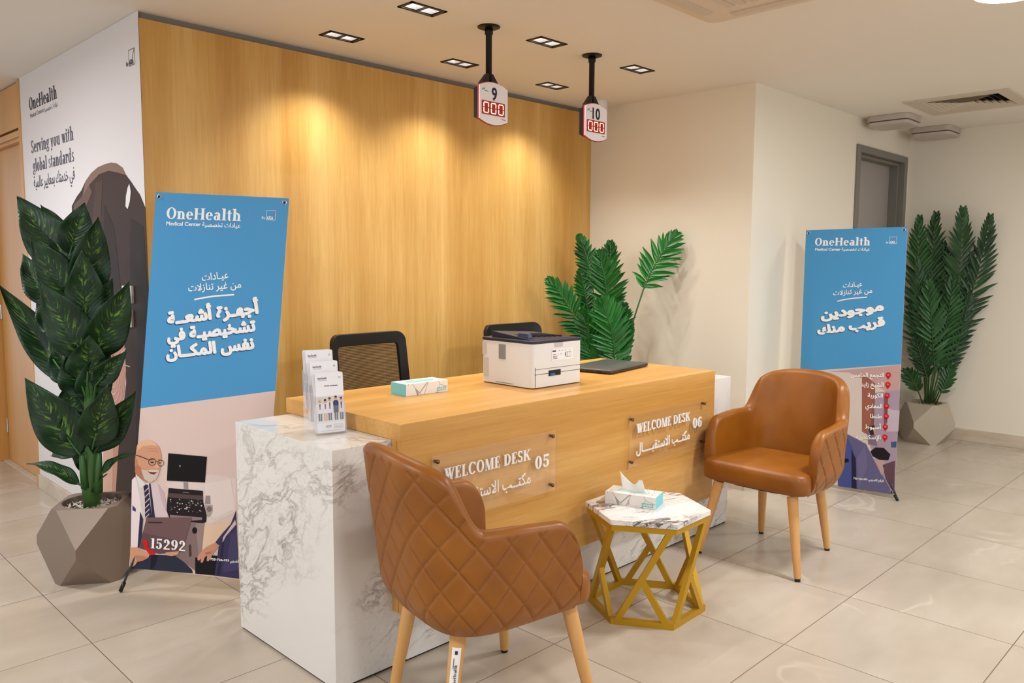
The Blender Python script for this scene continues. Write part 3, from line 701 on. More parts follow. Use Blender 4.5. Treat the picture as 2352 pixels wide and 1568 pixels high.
def tan_chair(label):
    t = thing('tan_armchair', label, 'chair', group='tan quilted visitor armchairs')
    m, ro = chair_shell('outer'); o_s = m.build('quilted_shell', M_leather, t, True)
    m, ri = chair_shell('inner'); m.build('inner_padding', M_leather, t, True)
    # front edge of each arm closes the shell
    c = MB()
    for rr_o, rr_i in ((ro[0], ri[0]), (ro[-1], ri[-1])):
        lo, hi = rr_o, rr_i; n = len(hi); a = [lo[int(round((len(lo) - 1) * j / (n - 1)))] for j in range(n)]; b_ = list(reversed(hi))
        c.add(a + b_, [(j, j + 1, n + j + 1, n + j) for j in range(n - 1)])
    c.build('arm_front', M_leather, t, True)
    # seat cushion: crowned block, wider at the front, resting between the arms
    s = MB(); rings = []
    def outline(k_, z, dx=0.0):
        P = rrect(.455, .445, .06, 8)
        return [V((.006 + x * k_ * 1.0 + dx, y * k_ * (1 + .19 * ss(.125, .155, x)), z)) for x, y in [(p[0], p[1]) for p in P]]
    for k_, z in ((.93, .372), (.985, .380), (1.0, .400), (1.0, .435), (.985, .455), (.95, .466), (.85, .472), (.6, .4755), (.3, .477)): rings.append(outline(k_, z))
    s.rings(rings).build('seat_cushion', M_leather, t, True)
    MB().prism([(x * .92 + .03, y * .96) for x, y in rrect(.30, .30, .06)], .354, .374).build('seat_pan', M_black, t)
    for sx, sy, tx, ty, bx, by in ((1, 1, .175, .185, .232, .25), (1, -1, .175, -.185, .232, -.25), (-1, 1, -.19, .145, -.25, .175), (-1, -1, -.19, -.145, -.25, -.175)):
        top, bot = V((tx, ty, .36)), V((bx, by, .012)); g = MB().tube([top, top.lerp(bot, .3), top.lerp(bot, .97), bot], [.0245, .0225, .0155, .0145], 18)
        lg = g.build('leg', M_legwood, t, True, bevel=.001); MB().lathe([(.0125, 0), (.0125, .014)], 16, (bx, by, 0)).build('foot_pad', M_black, lg)
    return t
ch1 = tan_chair('tan leather armchair facing left, standing at the right end of the desk')
ch1.location = (3.572, 1.765, 0); ch1.rotation_euler = (0, 0, PI)
ch2 = copy_tree(ch1); ch2['label'] = 'nearest tan armchair seen from its quilted back, with a tag on its leg'
ch2.location = (1.684, 1.770, 0); ch2.rotation_euler = (0, 0, math.radians(-11))
def leg_tag():
    # inventory sticker wrapped on the rear right leg of the near chair
    M_s = mat('sticker_white', (236, 232, 226), .4); top, bot = V((-.19, -.145, .36)), V((-.25, -.175, .012)); d = (bot - top).normalized(); q0 = top + d * .055
    out = V((-.54, -.84, 0)); out = (out - d * out.dot(d)).normalized(); side = d.cross(out).normalized()
    m = MB(); rad = lambda w: .0238 - .0065 * min(1, (.055 + w) / .34)
    m.grid(lambda u, v: q0 + d * (u * .118) + (out * math.cos((v - .5) * 1.15) + side * math.sin((v - .5) * 1.15)) * (rad(u * .118) + .0012), 10, 8)
    legs = [c for c in ch2.children if c.name.startswith('leg')]; lg = legs[-1]
    inv = Matrix.Identity(4)
    s = m.build('sticker', M_s, lg, True)
    a = Art(q0 + out * .0252, -d, side); a.mb = MB(); a.dn = .0003
    a.text(serif('OneHealth'), (-.108, -.006), (-.048, -.006), .0085, INK_D, 1); a.line([(-.060, .005), (-.030, .005)], .002, pcol(90, 84, 90), 1)
    a.poly([(-.019, -.004), (-.009, -.004), (-.009, .004), (-.019, .004)], INK_D, 1)
    a.build('sticker_print', None).parent = lg
leg_tag()

# ================================================================ HEXAGONAL SIDE TABLE
HX, HY, HT = 2.652, 1.846, .420
def side_table():
    t = thing('hexagonal_side_table', 'low gold framed side table with a hexagonal marble top', 'side table', (HX, HY, 0), math.radians(2))
    hexa = lambda r: [V((r * math.cos(PI / 3 * i), r * math.sin(PI / 3 * i), 0)) for i in range(6)]
    m = MB(); A = hexa(.252)
    m.rings([[p + V((0, 0, HT - .020)) for p in A], [p + V((0, 0, HT)) for p in A]]); m.build('marble_top', M_tmarble, t, bevel=.001)
    def ring(r, z0, z1, w):
        g = MB(); O, I = hexa(r), hexa(r - w)
        for i in range(6):
            j = (i + 1) % 6; g.add([p + V((0, 0, z)) for z in (z0, z1) for p in (O[i], O[j], I[j], I[i])], [(0, 3, 2, 1), (4, 5, 6, 7), (0, 1, 5, 4), (2, 3, 7, 6), (1, 2, 6, 5), (3, 0, 4, 7)])
        return g
    ring(.246, HT - .044, HT - .0205, .024).build('top_rail', M_gold, t); ring(.242, .0, .024, .024).build('base_rail', M_gold, t)
    B = hexa(.230); Tt = hexa(.234)
    for i in range(6):
        j = (i + 1) % 6; nrm = (B[i] + B[j]).normalized()
        # seen from outside, face runs left = B[i] to right = B[j]
        p, q_ = B[i] + (B[j] - B[i]) * .07 + V((0, 0, .012)), Tt[j] + (Tt[i] - Tt[j]) * .06 + V((0, 0, HT - .032))
        MB().beam(p, q_, .024, .022, nrm).build('long_strut', M_gold, t, bevel=.001)
        mid = p.lerp(q_, .46); MB().beam(mid, B[j] + (B[i] - B[j]) * .09 + V((0, 0, .012)), .024, .020, nrm).build('short_strut', M_gold, t, bevel=.001)
side_table()

# ================================================================ TISSUE BOXES
def crackle():
    m = mat('tissue_box_print', (232, 228, 220), .45); k = NT(m)
    v = k.n('ShaderNodeTexVoronoi', {'feature': 'DISTANCE_TO_EDGE'}, Vector=k.coord('Object', (1, 1.3, 1), (0, 0, 0), (.4, .3, .5)), Scale=17.0)
    l = k.m('MULTIPLY', k.m('LESS_THAN', v.outputs[0], .018), k.m('GREATER_THAN', k.noise(k.coord('Object'), 12, 2), .42)); k.col(k.mix(k.m('MULTIPLY', l, .75), lin((234, 230, 222)), lin((128, 124, 122)))); return m
M_tbox = crackle(); M_teal = mat('tissue_box_teal', (118, 198, 200), .45); M_tissue = mat('soft_tissue', (246, 242, 238), .8)
def tissue_box(label, loc, rz, tissue, flip):
    t = thing('tissue_box', label, 'tissue box', loc, rz); w, d, h = .214, .106, .049
    m = MB().box((0, 0, h / 2), (w, d, h), 0); m.mi = [0, 0, 0, 1, 0, 1]; m.build('carton', [M_tbox, M_teal], t, bevel=.0008)
    a = Art((0, 0, h + .0003), (1, 0, 0), (0, 1, 0)); a.inv = Matrix.Identity(4); a.dn = .0002
    a.poly(rrect(.135, .045, .022), M_teal if not tissue else pcol(170, 214, 214), 1)
    if tissue: a.poly(rrect(.12, .016, .008), pcol(226, 224, 222), 2)
    else: a.poly(rrect(.105, .02, .01), pcol(160, 216, 216), 2)
    a.build('opening_print', t)
    a = Art((0, -d / 2 - .0003, 0), (1, 0, 0), (0, 0, 1)); a.inv = Matrix.Identity(4); a.dn = .0002
    x0 = .050
    a.poly([(x0, .007), (x0 + .048, .007), (x0 + .048, .022), (x0, .022)], M_teal, 1); a.text(sans('white', .03), (x0 + .003, .010), (x0 + .045, .010), .0115, INK_W, 2)
    if tissue: a.poly([(-.01, .006), (-.002, .006), (-.002, .024), (-.01, .024)], pcol(190, 184, 180), 1)
    a.build('front_print', t)
    if tissue:
        g = MB()
        def f(u, v):
            x = -.052 + .1 * u; y = (v - .5) * .03
            top = .060 - .03 * math.sin(PI * min(1, u * 1.15)) ** .8 + (.022 * (1 - u) ** 3)
            z = h - .004 + top * (v if v > 0 else 0) ** .8
            return V((x - .012 * v * (1 - u) + .008 * math.sin(5 * u) * v, .004 + .016 * math.sin(4.2 * u + .6) * v - .01 * v, z))
        g.grid(f, 22, 10); o = g.build('tissue', M_tissue, t, True); o.modifiers.new('thick', 'SOLIDIFY').thickness = .0008
tissue_box('closed tissue box with teal ends lying on the oak desk', (2.075, 2.594, ZT), math.radians(-2), False, 0)
tissue_box('open tissue box with a tissue sticking out, on the hexagonal table', (2.643, 1.906, HT), math.radians(-72), True, 1)

# ================================================================ PRINTER AND LAPTOP
def printer():
    # corner nearest the camera at (2.463, 2.317); its two visible sides run along +x and +y
    t = thing('laser_printer', 'white laser printer with a dark lid on the oak desk', 'printer', (2.463, 2.317, ZT), math.radians(-1))
    w, d, h = .325, .325, .212; M_pb = mat('printer_shell', (226, 222, 216), .42); M_lid = mat('printer_lid', (38, 38, 52), .38)
    m = MB(); P = rrect(w, d, .025, 5, w / 2, d / 2); m.rings([[V((x, y, z)) for x, y in P] for z in (.004, h - .018)]); m.build('body', M_pb, t, True, bevel=.0015)
    P2 = rrect(w + .006, d + .006, .027, 5, w / 2, d / 2); MB().rings([[V((x, y, z)) for x, y in P2] for z in (h - .018, h - .006)]).build('lid_rim', M_lid, t, bevel=.002)
    # output tray: ridged slope with a raised stop
    s = MB()
    s.add([(.03, .03, h - .004), (w - .03, .03, h - .004), (w - .03, d - .04, h + .004), (.03, d - .04, h + .022), (.03, .03, h - .007), (w - .03, .03, h - .007), (w - .03, d - .04, h - .007), (.03, d - .04, h - .007)], [(0, 1, 2, 3), (7, 6, 5, 4), (0, 4, 5, 1), (1, 5, 6, 2), (2, 6, 7, 3), (3, 7, 4, 0)])
    s.build('output_tray', M_lid, t, bevel=.002)
    r = MB()
    for i in range(6): r.box((.085 + .034 * i, .15, h + .0065 - .0012 * i), (.004, .17, .006))
    r.build('tray_ridges', M_lid, t); MB().box((.055, .10, h + .010), (.03, .075, .022), taper=.75).build('paper_stop', mat('stop_navy', (46, 54, 84), .4), t, bevel=.003)
    g = MB()
    for i in range(12): g.box((-.0008, .185, .120 + i * .0052), (.003, .040, .0024))
    for y in (.165, .185, .205): g.box((-.0008, y, .149), (.0026, .0018, .062))
    g.box((-.0002, .185, .149), (.0016, .043, .066)); g.build('vent_grille', mat('grille_grey', (150, 146, 142), .5), t)
    f = MB(); f.box((.165, -.0006, .062), (.30, .0016, .0016)); f.box((.165, -.0006, .084), (.295, .0014, .0012)); f.box((.02, -.0006, .05), (.0012, .0014, .085)); f.box((-.0006, .17, .012), (.0014, .11, .0016)); f.build('panel_seams', mat('seam_dark', (70, 66, 66), .6), t)
    MB().box((.14, -.001, .062), (.075, .004, .024)).build('rear_socket', M_black, t); MB().box((.125, -.0035, .056), (.03, .003, .010)).build('socket_plug', mat('plug_blue', (60, 90, 140), .4), t)
    MB().box((.165, -.001, h - .028), (.05, .003, .018)).build('lid_latch', mat('latch_grey', (190, 186, 182), .5), t)
    MB().box((.03, .03, .003), (.02, .02, .006)).box((w - .03, .03, .003), (.02, .02, .006)).box((.03, d - .03, .003), (.02, .02, .006)).box((w - .03, d - .03, .003), (.02, .02, .006)).build('foot', M_black, t)
    for a_, b_ in (((w + .001, .02, .02), (w + .006, .10, .085)), ((w + .0, .03, .10), (w + .004, .05, .18))): MB().box2(a_, b_).build('side_cover', M_pb, t)
    MB().box2((-.002, d - .05, .03), (.001, d - .02, .115)).box2((-.0025, d - .035, .13), (.001, d - .012, .185)).build('side_recess', mat('recess_shell', (196, 192, 186), .5), t)
    a = Art((0, -.0006, 0), (1, 0, 0), (0, 0, 1)); a.inv = Matrix.Identity(4); a.dn = .0002
    a.poly([(.12, .115), (.26, .115), (.26, .165), (.12, .165)], pcol(236, 234, 230), 1); ik = pcol(110, 106, 106)
    a.line([(.125, .156), (.148, .156)], .006, pcol(60, 56, 58), 2)
    for i, (x, y, wd) in enumerate(((.165, .156, .008), (.185, .156, .008), (.205, .156, .01), (.235, .156, .006), (.128, .141, .02), (.16, .141, .006), (.175, .141, .012), (.128, .133, .03), (.128, .128, .026), (.128, .123, .03))): a.line([(x, y), (x + wd, y)], .0024, ik, 2)
    a.line([(.212, .126), (.246, .126), (.246, .148), (.212, .148), (.212, .126)], .0015, ik, 2); a.poly([(.207, .13), (.211, .13), (.211, .146), (.207, .146)], INK_D, 2)
    a.line([(.219, .130), (.219, .144), (.226, .144), (.226, .130), (.219, .130)], .0014, ik, 2); a.line([(.234, .130), (.234, .144), (.241, .144)], .0014, ik, 2)
    a.build('rating_label', t)
printer()
def laptop():
    c = V((3.262, 2.530, ZT)); t = thing('laptop', 'closed dark grey laptop on the desk behind the printer', 'laptop', c, math.radians(9.5))
    w, d = .415, .255; lidm = mat('laptop_lid', (96, 98, 94), .35, .5); bm = mat('laptop_base', (70, 62, 58), .4, .4)
    P = rrect(w, d, .012); MB().rings([[V((x * .985, y * .98, .003)) for x, y in P], [V((x, y, .007)) for x, y in P], [V((x, y, .0135)) for x, y in P]]).build('base', bm, t, bevel=.001)
    MB().rings([[V((x, y, .0145)) for x, y in P], [V((x, y, .020)) for x, y in P], [V((x * .99, y * .985, .0215)) for x, y in P]]).build('lid', lidm, t, bevel=.001)
    MB().tube([(-.14, d / 2 - .004, .014), (.14, d / 2 - .004, .014)], .006, 10).build('hinge', M_black, t)
    g = MB()
    for y, l in ((-.06, .03), (-.02, .014), (.0, .014), (.05, .02)): g.box((-w / 2 - .0002, y, .0095), (.002, l, .0045))
    for x in (-.02, .02, .06): g.box((x - .1, -d / 2, .0095), (.013, .002, .004))
    g.build('ports', M_black, t); s = MB()
    for sx in (-1, 1):
        for sy in (-1, 1): s.box((sx * .17, sy * .1, .0015), (.03, .01, .003))
    s.build('rubber_feet', M_black, t)
laptop()

# ================================================================ LEAFLET HOLDER
def leaflets():
    # front lower corners seen at (730,1003) and (803,995): the holder faces the camera-left corner
    a0, a1 = V((1.452, 2.372, ZM)), V((1.556, 2.345, ZM)); u = (a1 - a0).normalized(); rz = math.atan2(u.y, u.x); c = (a0 + a1) / 2
    t = thing('leaflet_holder', 'clear three-tier acrylic leaflet holder on the marble end block', 'leaflet holder', c, rz)
    W_ = .108; ac = clear('holder_acrylic', (238, 236, 236), .10)
    tilt = .10
    for k_ in range(3):
        y, z = .012 + .055 * k_, .004 + .034 * k_; m = MB(); b = .034
        def P(x, yy, zz): return V((x, y + yy + (zz) * tilt, z + zz))
        for (q_) in (((-W_ / 2, 0, 0), (W_ / 2, 0, 0), (W_ / 2, 0, .095), (-W_ / 2, 0, .095)), ((-W_ / 2, b, 0), (W_ / 2, b, 0), (W_ / 2, b, .14), (-W_ / 2, b, .14)), ((-W_ / 2, 0, 0), (-W_ / 2, b, 0), (-W_ / 2, b, .14), (-W_ / 2, 0, .095)), ((W_ / 2, 0, 0), (W_ / 2, b, 0), (W_ / 2, b, .14), (W_ / 2, 0, .095)), ((-W_ / 2, 0, 0), (W_ / 2, 0, 0), (W_ / 2, b, 0), (-W_ / 2, b, 0))): m.add([P(*p) for p in q_], [(0, 1, 2, 3)])
        o = m.build('pocket', ac, t, fix=False); o.modifiers.new('thick', 'SOLIDIFY').thickness = .002
    m = MB()
    for s_ in (-1, 1): m.add([V((s_ * W_ / 2, .01, .001)), V((s_ * W_ / 2, .150, .001)), V((s_ * W_ / 2, .165, .08)), V((s_ * W_ / 2, .06, .04))], [(0, 1, 2, 3)])
    o = m.build('side_foot', ac, t, fix=False); o.modifiers.new('thick', 'SOLIDIFY').thickness = .002
    Rz = Matrix.Rotation(rz, 4, 'Z'); base = Matrix.Translation(c) @ Rz
    paper = mat('leaflet_paper', (232, 229, 230), .35); edge = mat('leaflet_edge', (204, 196, 200), .5)
    tiers = ('lowest', 'middle', 'top')
    def leaflet(k_, j, proto=None):
        front = j == 0
        lab = ('front leaflet in the %s pocket of the clear holder' % tiers[k_]) if front else 'white leaflet tucked behind the front one in the %s pocket' % tiers[k_]
        if proto: o = copy_tree(proto); tag(o, lab, 'leaflet', 'leaflets in the clear holder')
        else:
            o = thing('leaflet', lab, 'leaflet', group='leaflets in the clear holder')
            w, h, d = .0985, .208, .0035; P = rrect(w, h, .005, 3, 0, h / 2)
            MB().prism(P, 0, d, 0, lambda x, y, z: V((x, z, y))).build('folded_sheet', paper, o)
            a = Art((-w / 2, -.0002, 0), (1, 0, 0), (0, 0, 1)); a.inv = Matrix.Identity(4); a.dn = .00015
            fade = pcol(206, 198, 192); a.poly([(0, .035), (w, .035), (w, .128), (0, .128)], pcol(222, 217, 215), 1); a.poly([(.0, .10), (w, .10), (w, .125), (0, .125)], fade, 2)
            a.text(serif('OneHealth'), (.008, .186), (.040, .186), .007, INK_D, 1); a.line([(.008, .182), (.040, .182)], .0012, pcol(120, 116, 120), 1)
            a.line([(.083, .188), (.089, .188), (.089, .193), (.083, .193), (.083, .188)], .0008, INK_D, 1)
            [a.line([(x, .161), (x + .004, .1635), (x + .009, .161)], .0022, INK_D, 2) for x in (.030, .040, .051, .060, .069)]
            sk = pcol(196, 150, 126); coat = pcol(222, 216, 220)
            for x, ht, top, leg, hair in ((.012, .075, coat, pcol(54, 58, 82), pcol(190, 180, 176)), (.031, .074, coat, pcol(206, 160, 120), pcol(52, 36, 32)), (.047, .079, coat, pcol(44, 44, 56), pcol(70, 56, 50)), (.069, .083, pcol(52, 58, 84), pcol(22, 22, 28), pcol(60, 46, 42)), (.088, .078, pcol(214, 200, 210), pcol(56, 54, 70), pcol(80, 64, 60))):
                z = .042
                for s_ in (-1, 1): a.poly([(x + s_ * .0035 - .0028, z), (x + s_ * .0035 + .0028, z), (x + s_ * .004 + .003, z + .03), (x + s_ * .004 - .003, z + .03)], leg, 3)
                a.poly([(x - .0085, z + .026), (x + .0085, z + .026), (x + .0095, z + ht - .02), (x + .005, z + ht - .014), (x - .005, z + ht - .014), (x - .0095, z + ht - .02)], top, 4); a.poly([(x - .002, z + .04), (x + .002, z + .04), (x + .0025, z + ht - .016), (x - .0025, z + ht - .016)], pcol(120, 96, 96) if top is coat else pcol(76, 84, 112), 5)
                a.ell((x, z + ht - .0065), .0042, .006, sk, 5, n=12); a.poly([(x - .0045, z + ht - .005), (x + .0045, z + ht - .005), (x + .0035, z + ht + .001), (x - .0035, z + ht + .001)], hair, 6)
            a.text(serif('15292'), (.030, .018), (.050, .018), .008, INK_D, 2)
            for z in (.014, .018, .022, .027): a.line([(.058, z), (.092, z + .0004)], .0011, pcol(150, 146, 150), 2)
            a.line([(.012, .007), (.085, .007)], .001, pcol(160, 156, 160), 2); a.build('cover_print', o)
        y, z = .012 + .055 * k_ + .003 + .0062 * j, .007 + .034 * k_
        jit = (0, .0012, -.001, .0008)[j]
        p = base @ V((jit - (.004 * (j > 0)), y, z)); o.location = p; o.rotation_euler = (-math.atan(tilt) - .006 * j, 0, rz)
        return o
    first = leaflet(0, 0)
    for k_ in range(3):
        for j in range(4):
            if (k_, j) != (0, 0): leaflet(k_, j, first)
leaflets()

# ================================================================ OFFICE CHAIRS BEHIND THE DESK
def netting():
    m = mat('black_netting', (26, 22, 18), .7); k = NT(m); o = k.t.nodes['Material Output']
    sp = k.n('ShaderNodeSeparateXYZ', Vector=k.coord('Object'))
    wv = k.m('GREATER_THAN', k.m('FRACT', k.m('MULTIPLY', sp.outputs[2], 130)), .52); wx = k.m('GREATER_THAN', k.m('FRACT', k.m('MULTIPLY', sp.outputs[0], 190)), .82)
    tr = k.n('ShaderNodeBsdfTransparent', Color=(1, 1, 1, 1)); mx = k.n('ShaderNodeMixShader', _0=k.m('ADD', .30, k.m('MULTIPLY', k.m('MAXIMUM', wv, wx), .70)), _1=tr.outputs[0], _2=k.b.outputs[0]); k.t.links.new(mx.outputs[0], o.inputs['Surface'])
    k.b.inputs['Base Color'].default_value = lin((58, 44, 30)); return m
M_net = netting()
def office_chair(label):
    t = thing('office_chair', label, 'chair', group='black mesh office chairs behind the desk')
    w, h, z0 = .47, .56, .485
    def bow(x, z): return -.10 - .05 * math.cos(x / (w / 2) * 1.25) + .0 + (.09 if False else 0) - (z - .5) * .12 + .06
    O = rrect(w, h, .05, 6, 0, z0 + h / 2); 
    I = rrect(w - .085, h - .115, .02, 6, 0, z0 + h / 2 - .004)
    m = MB(); f = lambda p, dy: V((p[0] * (1 - .10 * (p[1] - z0 - h / 2)), bow(p[0], p[1]) + dy, p[1]))
    n = len(O); m.add([f(p, .0) for p in O] + [f(p, .0) for p in I] + [f(p, .028) for p in O] + [f(p, .02) for p in I], [(i, (i + 1) % n, n + (i + 1) % n, n + i) for i in range(n)] + [(2 * n + i, 3 * n + i, 3 * n + (i + 1) % n, 2 * n + (i + 1) % n) for i in range(n)] + [(i, 2 * n + i, 2 * n + (i + 1) % n, (i + 1) % n) for i in range(n)] + [(n + i, n + (i + 1) % n, 3 * n + (i + 1) % n, 3 * n + i) for i in range(n)])
    m.build('backrest_frame', M_black, t, bevel=.003)
    g = MB(); x1, zA, zB = (w - .075) / 2, z0 + .045, z0 + h - .05
    g.grid(lambda u, v: f((-x1 + 2 * x1 * u, zA + (zB - zA) * v), .008), 12, 12); g.build('backrest_mesh', M_net, t, True)
    MB().rings([[V((x, y + .16, z)) for x, y in rrect(.48 * k_, .46 * k_, .09)] for k_, z in ((.94, .425), (1, .44), (1, .475), (.93, .495), (.6, .50))]).build('seat', mat('office_fabric', (24, 24, 26), .8), t, True)
    MB().beam((0, -.02, .42), (0, -.155, .44), .07, .03).beam((0, -.155, .43), (0, -.135, .70), .06, .025, (0, 1, 0)).build('back_bracket', M_black, t)
    MB().lathe([(.028, .09), (.028, .26), (.018, .262), (.018, .42)], 18, (0, .16, 0)).build('gas_lift', M_black, t, True)
    for s_ in (-1, 1): MB().tube([(s_ * .2, .12, .43), (s_ * .26, .12, .46), (s_ * .26, .12, .62)], .014, 10).box((s_ * .26, .15, .63), (.06, .25, .025)).build('armrest', M_black, t)
    for i in range(5):
        a = 2 * PI * i / 5 + .3; d = V((math.cos(a), math.sin(a), 0)); c = V((0, .16, 0)); lg = MB().beam(c + V((0, 0, .095)), c + d * .29 + V((0, 0, .075)), .04, .028).build('base_spoke', M_black, t)
        w_ = MB().lathe([(.02, -.022), (.026, -.018), (.026, .018), (.02, .022)], 14); R = Matrix.Rotation(PI / 2, 3, 'X'); w_.v = [R @ p + c + d * .29 + V((0, 0, .027)) for p in w_.v]; w_.box(c + d * .29 + V((0, 0, .055)), (.02, .02, .03)); w_.build('caster', M_black, lg, True)
    return t
oc1 = office_chair('black mesh office chair behind the left half of the desk, beside the leaflet holder')
oc1.location = (2.375, 3.27, 0); oc1.rotation_euler = (0, 0, PI + .03)
oc2 = copy_tree(oc1); oc2['label'] = 'black mesh office chair behind the printer, only the top of its back showing'; oc2.location = (3.385, 3.24, 0); oc2.rotation_euler = (0, 0, PI - .02)

# ================================================================ BANNERS
BLUE = pcol(74, 146, 194, .45); BLUE_D = pcol(38, 86, 130); SKIN = pcol(206, 150, 118)
def banner_frame(base, a, tilt, roll):
    u = V((math.cos(a), math.sin(a), 0)); n = V((-math.sin(a), math.cos(a), 0)); v = V((0, 0, 1)) * math.cos(tilt) + n * math.sin(tilt)
    return u * math.cos(roll) + v * math.sin(roll), -u * math.sin(roll) + v * math.cos(roll)
def shift(P, d): return [(x + d[0], y + d[1]) for x, y in P]
def head_art(a, K, o, l=2):
    """wordmark block shared by both banners; K maps the traced points onto the sheet"""
    T = lambda g, p, q_, h: a.text(g, K(*p), K(*q_), h, INK_W, l)
    T(serif('OneHealth'), o[0], o[1], .048)
    T(sans('Medical Center', .035), o[2], o[3], .0165); T(sans('\u0639\u064a\u0627\u062f\u0627\u062a \u062a\u062e\u0635\u0635\u064a\u0629', .03), o[4], o[5], .019)
    u, v = K(*o[6]); axa(a, u, v, .040, .040, INK_W, pcol(190, 70, 110), l)
    T(sans('\u0639\u064a\u0640\u0627\u062f\u0627\u062a', .02), o[7], o[8], .030)
    T(sans('\u0645\u0646 \u063a\u064a\u0631 \u062a\u0646\u0627\u0632\u0644\u0627\u062a', .02), o[9], o[10], .030)
    a.line([K(*q_) for q_ in o[11]], .0065, INK_W, l)
def big(a, s, p, q_, h):
    g = sans(s, .085); a.text(g, (p[0] - .004, p[1] - .005), (q_[0] - .004, q_[1] - .005), h, BLUE_D, 2); a.text(g, p, q_, h, INK_W, 3)
def banner(label, base, a_, tilt, roll, draw, back_dir=.30):
    U, Vv = banner_frame(base, a_, tilt, roll); w, h = .60, 1.60; N = U.cross(Vv)
    root = thing('x_banner_stand', label, 'banner', (base[0], base[1], 0), 0); inv = Matrix.Translation((-base[0], -base[1], 0))
    bl = V(base) - U * (w / 2)
    art = Art(bl, U, Vv); art.inv = inv
    # the sheet itself: bows very slightly between the arms
    g = MB(); g.grid(lambda u, v: inv @ (bl + U * (w * u) + Vv * (h * v) - N * .0012), 4, 8, uv=False); s = g.build('printed_sheet', pcol(226, 214, 208, .45), root, fix=False); s.modifiers.new('thick', 'SOLIDIFY').thickness = .0008
    draw(art); art.build('print', root)
    # eyelets, hooks and the folding x frame behind
    hub = V(base) + Vv * (h * .44) - N * .055
    arms = MB(); cor = {}
    for cx in (0, 1):
        for cy in (0, 1):
            c = bl + U * (.018 + (w - .036) * cx) + Vv * (.018 + (h - .036) * cy)
            R = Matrix((U, Vv, N)).transposed(); e = MB().lathe([(.006, -.001), (.006, .0025), (.010, .002), (.0105, -.0005)], 18); e.v = [inv @ (R @ p + c) for p in e.v]; e.build('eyelet', M_steel, root, True)
            k_ = MB().tube([inv @ (c - N * .012), inv @ (c + N * .006), inv @ (c + N * .006 - Vv * .008)], .003, 8); k_.build('hook', M_black, root, True)
            arms_p = inv @ (c - N * .010); MB().tube([inv @ hub, arms_p], [.006, .004], 10).build('frame_arm', mat('frame_rod', (70, 72, 80), .35, .6), root, True)
            cor[(cx, cy)] = c
    MB().box(inv @ hub, (.05, .05, .09)).build('hub', M_black, root, bevel=.006)
    for cx in (0, 1):
        c = cor[(cx, 0)]; f = c - U * ((.045) * (1 if cx == 0 else -1)) + N * .03 + V((0, 0, 0)); f.z = .012; f = V((f.x, f.y, .010))
        l = MB().tube([inv @ (c - N * .010 + Vv * .10 + U * (.03 if cx == 0 else -.03)), inv @ f], .005, 10).build('front_leg', mat('frame_rod'), root, True)
        d = (f - c).normalized(); MB().tube([inv @ (f - d * .035), inv @ (f + V((0, 0, -.004)))], .0085, 10).build('rubber_foot', M_black, l, True)
    f = V(base) - V((N.x, N.y, 0)).normalized() * back_dir; f.z = .010; l = MB().tube([inv @ hub, inv @ f], .006, 10).build('rear_leg', mat('frame_rod'), root, True)
    MB().tube([inv @ (f + (hub - f).normalized() * .03), inv @ f], .0085, 10).build('rubber_foot', M_black, l, True)
